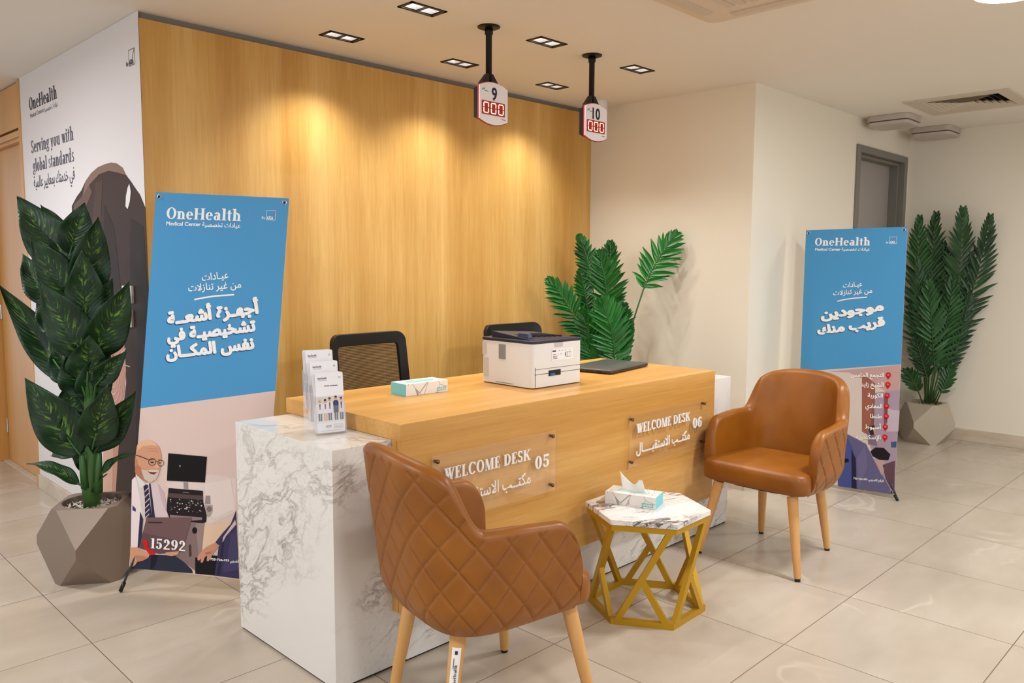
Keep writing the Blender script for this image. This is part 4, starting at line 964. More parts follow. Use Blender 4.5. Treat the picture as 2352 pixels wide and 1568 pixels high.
def draw_left(a):
    e0, e1 = a.px(318, 937)[1], a.px(632, 897)[1]; a.poly([(0, e0), (.6, e1), (.6, 1.6), (0, 1.6)], BLUE, 1)
    K = lambda x, y: a.px(340 + x / 3.335, 430 + y / 3.335)
    head_art(a, K, [(140, 240), (712, 258), (140, 290), (405, 298), (415, 300), (708, 310), (905, 249), (415, 716), (617, 694), (310, 796), (715, 768), [(355, 860), (430, 845), (510, 833), (660, 822)]])
    big(a, '\u0623\u062c\u0647\u0640\u0632\u0629 \u0623\u0634\u0639\u0640\u0640\u0629', K(150, 1050), K(855, 960), .050); big(a, '\u062a\u0634\u062e\u064a\u0635\u064a\u0640\u0629 \u0641\u064a', K(148, 1178), K(830, 1096), .048); big(a, '\u0646\u0641\u0633 \u0627\u0644\u0645\u0643\u0640\u0640\u0627\u0646', K(140, 1308), K(818, 1232), .048)
    def c(P): return [a.px(300 + x / 3.7346, 960 + y / 3.7346) for x, y in P]
    p = lambda P, m, l: a.poly(c(P), m, l)
    # photograph: pink wall, bright patch, seated doctor, scanner, visitor
    a.poly([(0, 0), (.6, 0), (.6, e1), (0, e0)], pcol(218, 192, 182), 1)
    p([(300, 560), (700, 480), (905, 520), (905, 800), (700, 900), (500, 900)], pcol(222, 202, 194), 2)
    p([(640, 560), (860, 520), (900, 780), (720, 860), (650, 800)], pcol(228, 210, 202), 3); p([(630, 930), (900, 870), (740, 1080), (612, 1140)], pcol(224, 192, 162), 3)
    navy, white, coat2 = pcol(44, 42, 66), pcol(232, 214, 214), pcol(214, 192, 194)
    p([(165, 545), (235, 562), (288, 640), (312, 760), (322, 850), (200, 850)], coat2, 3); p([(12, 530), (40, 500), (85, 620), (112, 860), (75, 1105), (2, 1112)], white, 3); p([(235, 562), (288, 640), (312, 760), (300, 800), (262, 690)], pcol(196, 172, 176), 4)
    p([(44, 478), (130, 560), (168, 545), (200, 850), (105, 865), (80, 690)], pcol(208, 198, 192), 4); p([(160, 562), (172, 556), (212, 850), (186, 850)], navy, 5); p([(84, 800), (110, 862), (98, 1010), (78, 1108), (62, 1108)], navy, 5)
    p([(112, 585), (132, 568), (152, 572), (160, 640), (186, 850), (126, 850), (124, 680)], navy, 5)
    for y in (600, 650, 700, 745, 790, 830): p([(122, y + 26), (162, y - 16), (164, y - 6), (122, y + 36)], pcol(216, 176, 180), 6)
    p([(44, 478), (88, 610), (128, 560), (70, 500)], pcol(222, 214, 210), 6); p([(128, 560), (150, 572), (172, 545), (150, 552)], pcol(222, 214, 210), 6)
    p([(20, 745), (46, 775), (46, 800), (18, 790)], pcol(60, 60, 110), 5)
    # head
    p([(46, 320), (56, 240), (95, 200), (150, 188), (205, 205), (245, 240), (264, 300), (268, 352), (262, 400), (256, 440), (240, 490), (222, 522), (190, 545), (150, 556), (110, 532), (70, 500), (44, 470), (40, 390)], SKIN, 7)
    p([(60, 230), (95, 200), (150, 188), (205, 205), (235, 235), (180, 232), (110, 240), (62, 280)], pcol(226, 176, 142), 8); p([(42, 380), (90, 420), (120, 500), (150, 548), (105, 528), (60, 492), (42, 465)], pcol(176, 118, 88), 8)
    p([(95, 440), (160, 448), (170, 440), (240, 440), (252, 452), (238, 495), (220, 525), (168, 552), (120, 520)], pcol(206, 184, 170), 9); p([(150, 455), (196, 462), (232, 462), (205, 482), (175, 475)], pcol(120, 50, 40), 10); p([(165, 450), (225, 448), (235, 458), (196, 460), (160, 458)], pcol(222, 206, 196), 11)
    p([(228, 372), (240, 374), (252, 420), (236, 430), (200, 422), (212, 412)], pcol(222, 164, 130), 9); p([(42, 345), (60, 350), (62, 400), (48, 420), (40, 400)], pcol(196, 126, 98), 9)
    p([(160, 352), (210, 345), (212, 352), (162, 362)], pcol(110, 80, 66), 9); p([(240, 354), (264, 356), (264, 362), (240, 360)], pcol(110, 80, 66), 9); p([(172, 372), (205, 372), (198, 384), (178, 384)], pcol(54, 38, 34), 9); p([(244, 378), (262, 378), (258, 388), (246, 388)], pcol(54, 38, 34), 9)
    fr = pcol(40, 36, 40)
    for cx, cy, rx, ry in ((190, 374, 31, 29), (264, 384, 26, 26)):
        Q = c([(cx + rx * math.cos(i * PI / 12), cy + ry * math.sin(i * PI / 12)) for i in range(25)]); a.line(Q, .0022, fr, 12)
    a.line(c([(50, 314), (110, 335), (160, 356)]), .003, fr, 12); a.line(c([(220, 366), (240, 372)]), .0022, fr, 12)
    for y in (262, 282): a.line(c([(150, y), (200, y - 4), (240, y + 6)]), .0012, pcol(184, 126, 96), 9)
    # scanner
    blk = pcol(24, 18, 20); gr = pcol(150, 138, 134)
    p([(500, 890), (635, 895), (612, 1150), (560, 1312), (470, 1240), (380, 1180), (420, 1140)], pcol(132, 108, 104), 4); p([(560, 900), (635, 895), (612, 1150), (585, 1180)], pcol(150, 128, 122), 5); a.poly(c([(552 + 22 * math.cos(i * PI / 10), 962 + 28 * math.sin(i * PI / 10)) for i in range(20)]), blk, 6)
    p([(500, 1090), (520, 1080), (525, 1180), (505, 1190)], pcol(70, 56, 56), 6)
    p([(325, 300), (657, 330), (640, 552), (313, 535)], blk, 5); p([(336, 312), (646, 340), (630, 538), (326, 522)], pcol(16, 11, 12), 6); p([(455, 548), (493, 550), (496, 606), (458, 604)], gr, 5); p([(422, 402), (430, 402), (430, 418), (424, 418)], pcol(200, 190, 180), 7)
    p([(328, 598), (622, 622), (625, 720), (655, 830), (650, 892), (620, 900), (340, 872), (310, 790), (318, 690)], pcol(34, 24, 26), 5); p([(326, 640), (622, 664), (624, 700), (322, 678)], pcol(84, 66, 64), 6); p([(340, 828), (616, 850), (616, 872), (520, 878), (340, 860)], pcol(140, 118, 116), 6); a.line(c([(450, 634), (505, 638)]), .0016, gr, 7)
    rnd = random.Random(3)
    for i in range(46):
        x, y = 340 + rnd.random() * 275, 690 + rnd.random() * 118; s_ = 2 + rnd.random() * 3.5; p([(x - s_, y - s_), (x + s_, y - s_), (x + s_, y + s_), (x - s_, y + s_)], pcol(150, 138, 136) if i % 3 else pcol(214, 204, 200), 7)
    p([(646, 664), (684, 664), (686, 735), (638, 735)], gr, 5); p([(640, 740), (704, 744), (706, 792), (690, 832), (664, 850), (650, 820)], pcol(172, 158, 152), 5); a.poly(c([(676 + 22 * math.cos(i * PI / 8), 778 + 24 * math.sin(i * PI / 8)) for i in range(16)]), pcol(120, 108, 104), 6)
    # trousers, folder, hands
    p([(0, 1285), (40, 1240), (180, 1168), (380, 1176), (470, 1240), (530, 1300), (535, 1330)], pcol(44, 44, 62), 5); p([(180, 1168), (240, 1180), (200, 1290), (170, 1296)], pcol(26, 26, 38), 6)
    p([(140, 850), (532, 850), (505, 930), (470, 1060), (430, 1145), (250, 1162), (76, 1112), (108, 980)], pcol(112, 84, 84), 8); p([(155, 886), (276, 888), (276, 900), (155, 898)], pcol(60, 44, 46), 9); p([(108, 980), (470, 1060), (430, 1145), (250, 1162), (76, 1112)], pcol(98, 72, 74), 9)
    p([(0, 1108), (56, 1106), (90, 1130), (168, 1168), (156, 1196), (110, 1220), (60, 1232), (40, 1262), (0, 1280)], SKIN, 10); p([(40, 1170), (120, 1180), (156, 1196), (110, 1220), (60, 1232)], pcol(186, 126, 96), 11); p([(302, 1150), (420, 1138), (410, 1166), (360, 1182), (320, 1176)], SKIN, 10)
    # visitor
    p([(556, 1195), (600, 1188), (700, 1175), (760, 1180), (722, 1348), (556, 1332)], pcol(22, 18, 24), 5)
    p([(906, 790), (932, 1376), (722, 1348), (758, 1100), (730, 1062), (790, 985), (862, 905)], pcol(58, 52, 84), 6); p([(900, 870), (908, 910), (820, 1010), (790, 1070), (796, 1020)], pcol(206, 180, 186), 7); p([(860, 1000), (912, 960), (925, 1300), (800, 1320), (790, 1280), (840, 1180)], pcol(70, 64, 98), 7); p([(790, 1060), (806, 1060), (766, 1340), (742, 1346)], pcol(40, 36, 60), 7)
    p([(576, 1188), (602, 1150), (645, 1108), (730, 1064), (766, 1092), (716, 1150), (692, 1196), (672, 1226), (656, 1222), (660, 1176), (640, 1190), (622, 1236), (604, 1236), (606, 1200), (590, 1222), (578, 1214)], pcol(200, 140, 112), 8); p([(645, 1150), (700, 1140), (690, 1160), (648, 1170)], pcol(170, 110, 86), 9)
    # telephone line
    A_, B_ = c([(172, 1112), (472, 1138)]); a.text(serif('15292'), A_, B_, .043, INK_W, 13)
    p([(110, 1048), (122, 1040), (146, 1042), (156, 1082), (150, 1098), (176, 1134), (192, 1126), (221, 1150), (200, 1172), (166, 1166), (126, 1112)], INK_R, 13)
    A_, B_ = c([(688, 1214), (850, 1226)]); a.text(sans('725-726-393', .05), A_, B_, .009, INK_W, 13); A_, B_ = c([(858, 1228), (985, 1240)]); a.text(sans('\u0627\u0644\u0631\u0642\u0645 \u0627\u0644\u0636\u0631\u064a\u0628\u064a', .03), A_, B_, .012, INK_W, 13)
banner('blue banner on a stand at the left, with a seated doctor photo and 15292', (1.381, 3.241, .090), -.936, .104, -.052, draw_left)
def draw_right(a):
    k_ = lambda x, y: a.px(1700 + x / 2.0904, 450 + y / 2.0904); e0, e1 = k_(286, 842)[1], k_(770, 808)[1]
    a.poly([(0, e0), (.6, e1), (.6, 1.6), (0, 1.6)], BLUE, 1)
    head_art(a, k_, [(358, 238), (624, 237), (360, 262), (482, 262), (487, 262), (622, 262), (717, 229), (495, 440), (587, 432), (447, 476), (635, 464), [(467, 505), (500, 497), (540, 491), (610, 485)]])
    big(a, '\u0645\u0648\u062c\u0648\u062f\u064a\u0646', k_(388, 590), k_(692, 546), .054); big(a, '\u0642\u0631\u064a\u0628 \u0645\u0646\u0643', k_(372, 664), k_(698, 620), .052)
    p = lambda P, m, l: a.poly([k_(*q_) for q_ in P], m, l)
    a.poly([(0, 0), (.6, 0), (.6, e1), (0, e0)], pcol(206, 192, 182), 1)
    p([(420, 843), (770, 810), (764, 980), (640, 900), (520, 846)], pcol(186, 150, 146), 2); p([(585, 850), (650, 900), (640, 1160), (585, 1130)], pcol(150, 92, 74), 3); p([(640, 945), (766, 930), (742, 1428), (700, 1380), (620, 1190)], pcol(160, 142, 158), 3); p([(690, 960), (712, 950), (706, 1090), (690, 1100)], pcol(120, 84, 84), 4); p([(700, 1020), (766, 1030), (760, 1130), (690, 1130)], pcol(186, 170, 180), 4)
    p([(500, 1150), (515, 1142), (605, 1190), (640, 1260), (735, 1432), (470, 1392)], pcol(96, 92, 128), 5); p([(470, 1200), (512, 1150), (545, 1220), (540, 1400), (470, 1392)], pcol(70, 80, 140), 6); p([(535, 1215), (556, 1260), (560, 1405), (536, 1402)], pcol(36, 34, 60), 7); p([(560, 1260), (600, 1195), (612, 1300), (570, 1400)], pcol(108, 100, 136), 6)
    p([(508, 1258), (522, 1262), (522, 1276), (500, 1280), (496, 1266)], pcol(24, 22, 30), 8)
    p([(612, 1130), (640, 1120), (660, 1200), (615, 1190)], pcol(120, 104, 116), 5); p([(616, 1105), (645, 1100), (652, 1140), (625, 1150)], pcol(50, 38, 44), 6); p([(640, 1122), (652, 1120), (654, 1140), (644, 1144)], pcol(190, 140, 124), 7)
    p([(626, 1225), (650, 1206), (690, 1208), (722, 1240), (712, 1268), (670, 1266), (636, 1248)], pcol(30, 24, 30), 6); p([(684, 1290), (744, 1270), (740, 1430), (700, 1360)], pcol(96, 66, 76), 5); p([(640, 1260), (690, 1268), (700, 1300), (680, 1340)], pcol(180, 150, 146), 5); p([(724, 1180), (752, 1178), (750, 1206), (726, 1206)], pcol(60, 84, 120), 6)
    rows = [('\u0627\u0644\u062a\u062c\u0645\u0639 \u0627\u0644\u062e\u0627\u0645\u0633', 532, 692, 860), ('\u0627\u0644\u0634\u064a\u062e \u0632\u0627\u064a\u062f', 582, 690, 906), ('\u0627\u0644\u0643\u0648\u0631\u0628\u0629', 613, 687, 958), ('\u0627\u0644\u0645\u0639\u0627\u062f\u064a', 602, 684, 1009), ('\u0637\u0646\u0637\u0627', 626, 682, 1058), ('\u0623\u0633\u064a\u0648\u0637', 600, 678, 1109), ('\u0627\u0644\u0625\u0633\u0643\u0646\u062f\u0631\u064a\u0629', 558, 676, 1158)]
    for s, x0, x1, y in rows:
        a.text(sans(s, .035), k_(x0, y + 7), k_(x1, y + 9), .026, INK_W, 9)
        cx = x1 + 20; u, v = k_(cx, y - 2); a.ell((u, v), .0155, .0155, INK_R, 9); a.poly([(u - .012, v - .009), (u + .012, v - .009), (u, v - .030)], INK_R, 9); a.ell((u, v), .0065, .0065, pcol(150, 120, 126), 10)
    a.text(sans('725-726-393', .04), k_(545, 1358), k_(612, 1364), .011, INK_W, 9); a.text(sans('\u0627\u0644\u0631\u0642\u0645 \u0627\u0644\u0636\u0631\u064a\u0628\u064a', .03), k_(616, 1364), k_(690, 1372), .014, INK_W, 9)
banner('blue banner on a stand at the right, listing branches with red pins', (4.941, 1.971, .025), -1.499, .036, .012, draw_right, .22)

# ================================================================ WALL POSTER AND SWITCHES
def wall_poster():
    y0, z0 = YJ, .090
    t = thing('wall_poster', 'large white wall graphic of a dark haired head, left of the wood wall', 'poster', (XW, (YW + YJ) / 2, 1.2)); inv = Matrix.Translation((-XW, -(YW + YJ) / 2, -1.2))
    a = Art((XW - .0015, 0, 0), (0, -1, 0), (0, 0, 1)); a.inv = inv; a.dn = .0005
    yr = -(YW + .002)
    a.poly([(-y0, z0), (yr, z0), (yr, ZC - .002), (-y0, ZC - .002)], pcol(226, 218, 216, .35), 0)
    k_ = lambda P: [a.px(*q_) for q_ in P]
    def clip(P): return [(min(u, yr), max(v, z0)) for u, v in k_(P)]
    p = lambda P, m, l: a.poly(clip(P), m, l)
    hair, hair2, hair3, skin = pcol(62, 42, 34, .55), pcol(46, 30, 24, .55), pcol(104, 78, 66, .55), pcol(206, 150, 128, .5)
    p([(165, 473), (176, 452), (187, 437), (197, 415), (210, 397), (225, 384), (241, 377), (256, 373), (268, 375), (282, 385), (290, 402), (300, 415), (312, 433), (322, 447), (345, 475), (360, 700), (360, 1000), (345, 1165), (262, 1165), (275, 1000), (290, 880), (287, 800), (262, 735), (235, 690), (200, 680), (180, 600), (166, 540)], hair, 1)
    p([(241, 377), (256, 373), (268, 375), (282, 385), (290, 402), (270, 396), (250, 392), (228, 400), (205, 425), (190, 450), (197, 415), (210, 397), (225, 384)], pcol(132, 102, 88, .55), 2); p([(170, 470), (190, 450), (205, 425), (212, 440), (196, 480), (186, 540), (178, 590), (168, 540)], hair3, 2)
    p([(300, 500), (330, 520), (360, 760), (360, 1165), (320, 1165), (312, 1000), (318, 800), (300, 640)], hair2, 2); p([(240, 470), (262, 520), (276, 640), (280, 720), (256, 640), (238, 560)], hair2, 2); p([(220, 420), (236, 412), (232, 500), (226, 600), (214, 640), (212, 520)], pcol(76, 54, 44, .55), 2)
    p([(298, 422), (301, 440), (299, 462), (294, 480), (289, 474), (290, 450), (294, 430)], pcol(232, 224, 222), 3)
    p([(262, 735), (277, 752), (286, 790), (290, 850), (286, 900), (278, 960), (272, 1040), (264, 1165), (236, 1165), (240, 1050), (236, 960), (226, 880), (236, 800)], skin, 2); p([(240, 1000), (262, 990), (258, 1165), (232, 1165)], pcol(218, 172, 152, .4), 3)
    c = a.px(258, 830); ring = pcol(232, 206, 196)
    for i, r_ in enumerate((.24, .20, .165, .13, .095, .055)): a.ell(c, r_ * .60, r_, ring, 4, .0045, 40, 30, 330)
    a.line(clip([(262, 828), (290, 800)]), .004, ring, 4); a.line(clip([(262, 830), (300, 842)]), .004, ring, 4); a.poly([(c[0] - .03, c[1] - .05), (c[0] + .0, c[1] - .06), (c[0] + .03, c[1] + .03), (c[0], c[1] + .05)], pcol(176, 96, 78), 4)
    # lettering, dark on white
    dk, gy = pcol(44, 38, 50), pcol(96, 92, 104)
    a.text(serif('OneHealth'), (-5.322, 2.266), (-4.812, 2.266), .070, dk, 2); a.text(sans('Medical Centers'), (-5.312, 2.222), (-5.055, 2.226), .026, gy, 2); a.text(sans('\u0639\u064a\u0627\u062f\u0627\u062a \u062a\u062e\u0635\u0635\u064a\u0629'), (-5.045, 2.222), (-4.805, 2.226), .028, gy, 2)
    a.text(serif('Serving you with'), (-5.326, 2.024), (-4.575, 2.024), .070, gy, 2); a.text(serif('global standards'), (-5.311, 1.916), (-4.583, 1.916), .070, gy, 2); a.text(sans('\u0641\u064a \u062e\u062f\u0645\u062a\u0643 \u0628\u0645\u0639\u0627\u064a\u064a\u0631 \u0639\u0627\u0644\u0645\u064a\u0629', .012), (-5.310, 1.826), (-4.585, 1.826), .064, gy, 2)
    axa(a, -3.786, 2.262, .068, .068, dk, dk, 2)
    a.build('print', t)
wall_poster()
def switch(y, z, label):
    t = thing('wall_switch', label, 'light switch', (XW, y, z), 0, 'white switches on the poster wall')
    MB().box((-.008, 0, 0), (.014, .118, .082)).build('plate', M_white, t, bevel=.004)
    MB().box((-.0165, 0, 0), (.005, .040, .052), M=Matrix.Rotation(.06, 3, 'Y')).build('rocker', mat('rocker_white', (212, 206, 198), .3), t, bevel=.0015)
switch(3.895, 1.247, 'upper white wall switch on the poster wall, beside the banner'); switch(3.908, 1.136, 'lower white wall switch on the poster wall, under the other one')

# ================================================================ PLANTS
def pot_mat(name, c):
    return mat(name, c, .42, .25)
M_pebble = mat('white_gravel', (222, 216, 200), .7); M_soil = mat('dark_soil', (40, 30, 22), .9)
def faceted_pot(t, L, ang, m, hole=.72, n_peb=150):
    """cube with its corners cut off; the two visible vertical edges stay short"""
    h, tt = L / 2, L * .44; R = Matrix.Rotation(ang - PI / 4, 3, 'Z'); b = MB(); f = lambda *p: R @ V(p) + V((0, 0, h))
    top, bot = [], []
    oct_ = []
    for sx, sy in ((1, 1), (-1, 1), (-1, -1), (1, -1)):
        a, c = (sx * (h - tt), sy * h), (sx * h, sy * (h - tt)); oct_ += ([c, a] if sx * sy > 0 else [a, c])
    ins = h * hole; n = 32; circ = [(ins * math.cos(2 * PI * i / n), ins * math.sin(2 * PI * i / n)) for i in range(n)]
    e = h - tt
    bo = [f(x, y, -h) for x, y in oct_]; to = [f(x, y, h) for x, y in oct_]
    faces_v = [(bo, None)]
    b.add(bo, [tuple(range(8))])
    # top ring
    ci = [f(x, y, h) for x, y in circ]; k_ = []
    for i in range(n):
        a = 2 * PI * (i + .5) / n
    import bmesh as _b
    q_ = _b.new(); ov = [q_.verts.new(p) for p in to]; iv = [q_.verts.new(p) for p in ci]
    eo = [q_.edges.new((ov[i], ov[(i + 1) % 8])) for i in range(8)]; ei = [q_.edges.new((iv[i], iv[(i + 1) % n])) for i in range(n)]
    _b.ops.bridge_loops(q_, edges=eo + ei); q_.verts.index_update()
    b.add([v.co.copy() for v in q_.verts], [tuple(v.index for v in fc.verts) for fc in q_.faces]); q_.free()
    # inner wall
    b.rings([ci, [p - V((0, 0, .05)) for p in ci]], 0, False)
    for sx, sy in ((1, 1), (-1, 1), (-1, -1), (1, -1)):
        for sz in (-1, 1): b.add([f(sx * e, sy * h, sz * h), f(sx * h, sy * e, sz * h), f(sx * h, sy * h, sz * e)], [(0, 1, 2)])
    for s_ in (-1, 1):
        P = lambda a, z, ax: f(s_ * h, a, z) if ax == 0 else f(a, s_ * h, z)
        for ax in (0, 1): b.add([P(a, z, ax) for a, z in ((-e, -h), (e, -h), (h, -e), (h, e), (e, h), (-e, h), (-h, e), (-h, -e))], [tuple(range(8))])
    o = b.build('pot', m, t); mm = o.data; q_ = bmesh.new(); q_.from_mesh(mm); bmesh.ops.remove_doubles(q_, verts=q_.verts[:], dist=.0005); bmesh.ops.recalc_face_normals(q_, faces=q_.faces[:]); q_.to_mesh(mm); q_.free()
    MB().lathe([(ins - .002, L - .05), (.01, L - .045)], 32).build('soil', M_soil, o)
    g = MB(); rr = random.Random(5)
    for i in range(n_peb * 2):
        a, r_ = rr.random() * 2 * PI, ins * .95 * math.sqrt(rr.random()); s_ = .007 + rr.random() * .009; c = V((r_ * math.cos(a), r_ * math.sin(a), L - .040 + rr.random() * .018))
        pts = [c + V((rr.uniform(-1, 1), rr.uniform(-1, 1), rr.uniform(-.7, .7))).normalized() * s_ for _ in range(4)]
        g.add(pts, [(0, 1, 2), (0, 2, 3), (0, 3, 1), (1, 3, 2)])
    x = g.build('gravel', M_pebble, o); x['kind'] = 'stuff'
    return o
def leaf_mat():
    m = mat('variegated_leaf', (24, 62, 26), .42); k = NT(m); tc = k.t.nodes.new('ShaderNodeTexCoord'); sp = k.n('ShaderNodeSeparateXYZ', Vector=tc.outputs['UV'])
    u, v = sp.outputs[0], sp.outputs[1]; d = k.m('ABSOLUTE', k.m('SUBTRACT', v, .5))
    st = k.m('SUBTRACT', u, k.m('MULTIPLY', d, .55)); oi = k.n('ShaderNodeObjectInfo').outputs['Random']
    uvn = k.n('ShaderNodeCombineXYZ', X=k.m('ADD', k.m('MULTIPLY', st, 26), k.m('MULTIPLY', oi, 40)), Y=k.m('MULTIPLY', v, 5.0), Z=k.m('MULTIPLY', oi, 30)).outputs[0]
    n1 = k.noise(uvn, 1.0, 3, .6, .5); n2 = k.noise(uvn, .35, 1, .5)
    w = k.n('ShaderNodeMapRange', Value=n1, _1=.53, _2=.64).outputs[0]
    near = k.n('ShaderNodeMapRange', Value=d, _1=.30, _2=.10).outputs[0]; mid = k.m('GREATER_THAN', d, .018); along = k.n('ShaderNodeMapRange', Value=u, _1=.98, _2=.80).outputs[0]; al2 = k.n('ShaderNodeMapRange', Value=u, _1=.04, _2=.2).outputs[0]
    f = k.m('MULTIPLY', k.m('MULTIPLY', k.m('MULTIPLY', w, near), mid), k.m('MULTIPLY', along, al2))
    base = k.ramp(n2, [(.3, lin((10, 38, 17))), (.7, lin((18, 58, 24)))])
    k.col(k.mix(k.m('MULTIPLY', f, .72), base, lin((122, 160, 54)))); k.bump(k.m('PINGPONG', k.m('MULTIPLY', st, 16), .5), .0025, .5)
    k.b.inputs['Subsurface Weight'].default_value = 0
    return m
M_leaf = leaf_mat(); M_stalk = mat('green_stalk', (52, 92, 40), .4); M_stem = mat('pale_green_stem', (62, 98, 46), .42)
def broad_leaf(parent, base, tip, hw, face, sag=.0, fold=.35, petiole=None, wav=.0, seed=0):
    base, tip, face = V(base), V(tip), V(face).normalized(); ax = (tip - base); L = ax.length; ax /= L
    side = ax.cross(face).normalized(); nrm = side.cross(ax).normalized(); rr = random.Random(seed); ph = rr.random() * 6
    def f(u, v):
        w = hw * (math.sin(PI * min(1, u) ** .70) ** .95) * (1 - .12 * u); w = max(w, .0015)
        s_ = (v - .5) * 2; c = base + ax * (L * u) + nrm * (sag * 4 * u * (1 - u) * L)
        return c + side * (w * s_ * (1 - .06 * abs(s_))) + nrm * (-fold * w * (1 - abs(s_)) * .9 + wav * hw * math.sin(u * 14 + ph + (s_ > 0) * 2) * s_ * s_)
    m = MB(); m.grid(f, 22, 10); o = m.build('leaf', M_leaf, parent, True); o.modifiers.new('thick', 'SOLIDIFY').thickness = .0012
    if petiole is not None:
        p0 = V(petiole); mid = (p0 + base) / 2 + V((0, 0, .01)); MB().tube([p0, mid, base, base + ax * L * .25], [.009, .007, .005, .003], 8).build('petiole', M_stalk, o, True)
    return o
def left_plant():
    cx, cy, L = 1.168, 3.795, .335; loc = V((cx, cy, 0)); t = thing('dieffenbachia_plant', 'tall broad-leaved plant with streaked leaves in a brown faceted pot, left', 'potted plant', loc)
    faceted_pot(t, L, math.atan2(-.82, -.57), pot_mat('taupe_glazed_pot', (136, 118, 104)))
    P = lambda x, y, b=0.0: at_ref(x, y, loc, b) - loc
    st = [P(213, 1168), P(206, 1110), P(212, 1040), P(210, 960), P(200, 850), P(180, 740), P(160, 640)]; st[0].z = L - .06
    MB().tube(st, [.036, .034, .030, .026, .022, .016, .010], 14).build('stem', M_stem, t, True)
    for i, (q_, s_) in enumerate((((226, 1130), (228, 1040)), ((196, 1120), (188, 1045)))): MB().tube([P(*q_, -.03), (P(*q_, -.03) + P(*s_, -.04)) / 2, P(*s_, -.05)], [.018, .016, .010], 10).build('leaf_sheath', M_stalk, t, True)
    to_cam = (CAM - V((cx, cy, .9))).normalized()
    # base px, tip px, half width px, depth offset (negative is nearer), face tilt sideways, sag, fold
    Lv = [((166, 622), (39, 451), 54, -.02, -.25, .03, .3), ((178, 600), (94, 470), 34, .06, .1, .02, .3), ((160, 585), (194, 465), 40, .03, .35, .04, .3), ((196, 690), (226, 498), 44, -.05, .3, -.03, .35),
          ((188, 716), (70, 546), 50, -.11, -.2, .05, .35), ((112, 700), (52, 583), 34, .08, -.4, .04, .4), ((198, 738), (188, 575), 42, -.08, .05, .02, .35), ((214, 826), (297, 646), 46, -.06, .45, .05, .4),
          ((162, 880), (-2, 654), 40, -.05, -.35, -.10, .4), ((198, 826), (92, 644), 48, -.13, -.15, .06, .35), ((220, 884), (291, 806), 26, -.05, .4, .06, .4), ((184, 1046), (57, 868), 50, -.12, -.25, .10, .4),
          ((212, 1030), (248, 884), 44, -.16, .15, .05, .35), ((216, 1040), (312, 898), 36, -.08, .45, .04, .4), ((200, 1000), (118, 1046), 40, .08, -.3, .1, .3), ((205, 1000), (183, 1080), 36, .02, 0, .06, .3),
          ((196, 910), (160, 800), 46, -.07, -.1, .05, .35), ((206, 930), (232, 800), 40, -.02, .2, .04, .3), ((190, 700), (140, 590), 40, .04, -.1, .03, .3), ((205, 800), (246, 690), 36, .05, .3, .03, .3), ((200, 960), (250, 930), 34, .05, .3, .03, .3), ((170, 960), (150, 890), 44, .04, -.2, .03, .3), ((186, 640), (116, 520), 44, .02, -.1, .04, .3), ((150, 760), (84, 690), 40, .03, -.3, .05, .3), ((190, 780), (258, 640), 40, .02, .3, .04, .3), ((196, 880), (252, 800), 38, .03, .3, .04, .3), ((176, 880), (120, 790), 42, .03, -.3, .04, .3), ((196, 1010), (150, 930), 46, -.06, -.2, .05, .3), ((208, 990), (280, 960), 34, .02, .4, .05, .3), ((200, 880), (205, 770), 46, -.09, 0, .03, .3), ((190, 640), (210, 540), 38, .04, .2, .03, .3)]
    for i, (b, tp, hw, dz, tilt, sag, fold) in enumerate(Lv):
        fc = to_cam + RT * tilt + V((0, 0, .45)); bb = P(*b, dz * .35); tt = P(*tp, dz); hw *= 1.10
        j = min(range(len(st)), key=lambda n_: abs(st[n_].z - (bb.z - .06))); broad_leaf(t, bb, tt, hw / FPX * 3.45, fc, sag, fold, st[j], .10, i)
    for b, tp, s0, hw in (((183, 1112), (61, 1064), (203, 1130), 22), ((224, 1104), (312, 1040), (212, 1128), 20)):
        broad_leaf(t, P(*b, -.05), P(*tp, -.06), hw / FPX * 3.45, to_cam * .6 + V((0, 0, 1)), .16, .3, P(*s0, -.02), .12, 40)
left_plant()
def palm_mat(name, a, b):
    m = mat(name, a, .36); k = NT(m); oi = k.n('ShaderNodeObjectInfo').outputs['Random']; n = k.noise(k.coord('Object'), 9, 2)
    k.col(k.ramp(k.m('ADD', k.m('MULTIPLY', n, .6), k.m('MULTIPLY', oi, .4)), [(.25, lin(a)), (.75, lin(b))])); return m
M_palm = palm_mat('palm_leaf', (12, 66, 20), (34, 118, 36)); M_areca = palm_mat('areca_leaf', (20, 52, 24), (46, 92, 44))
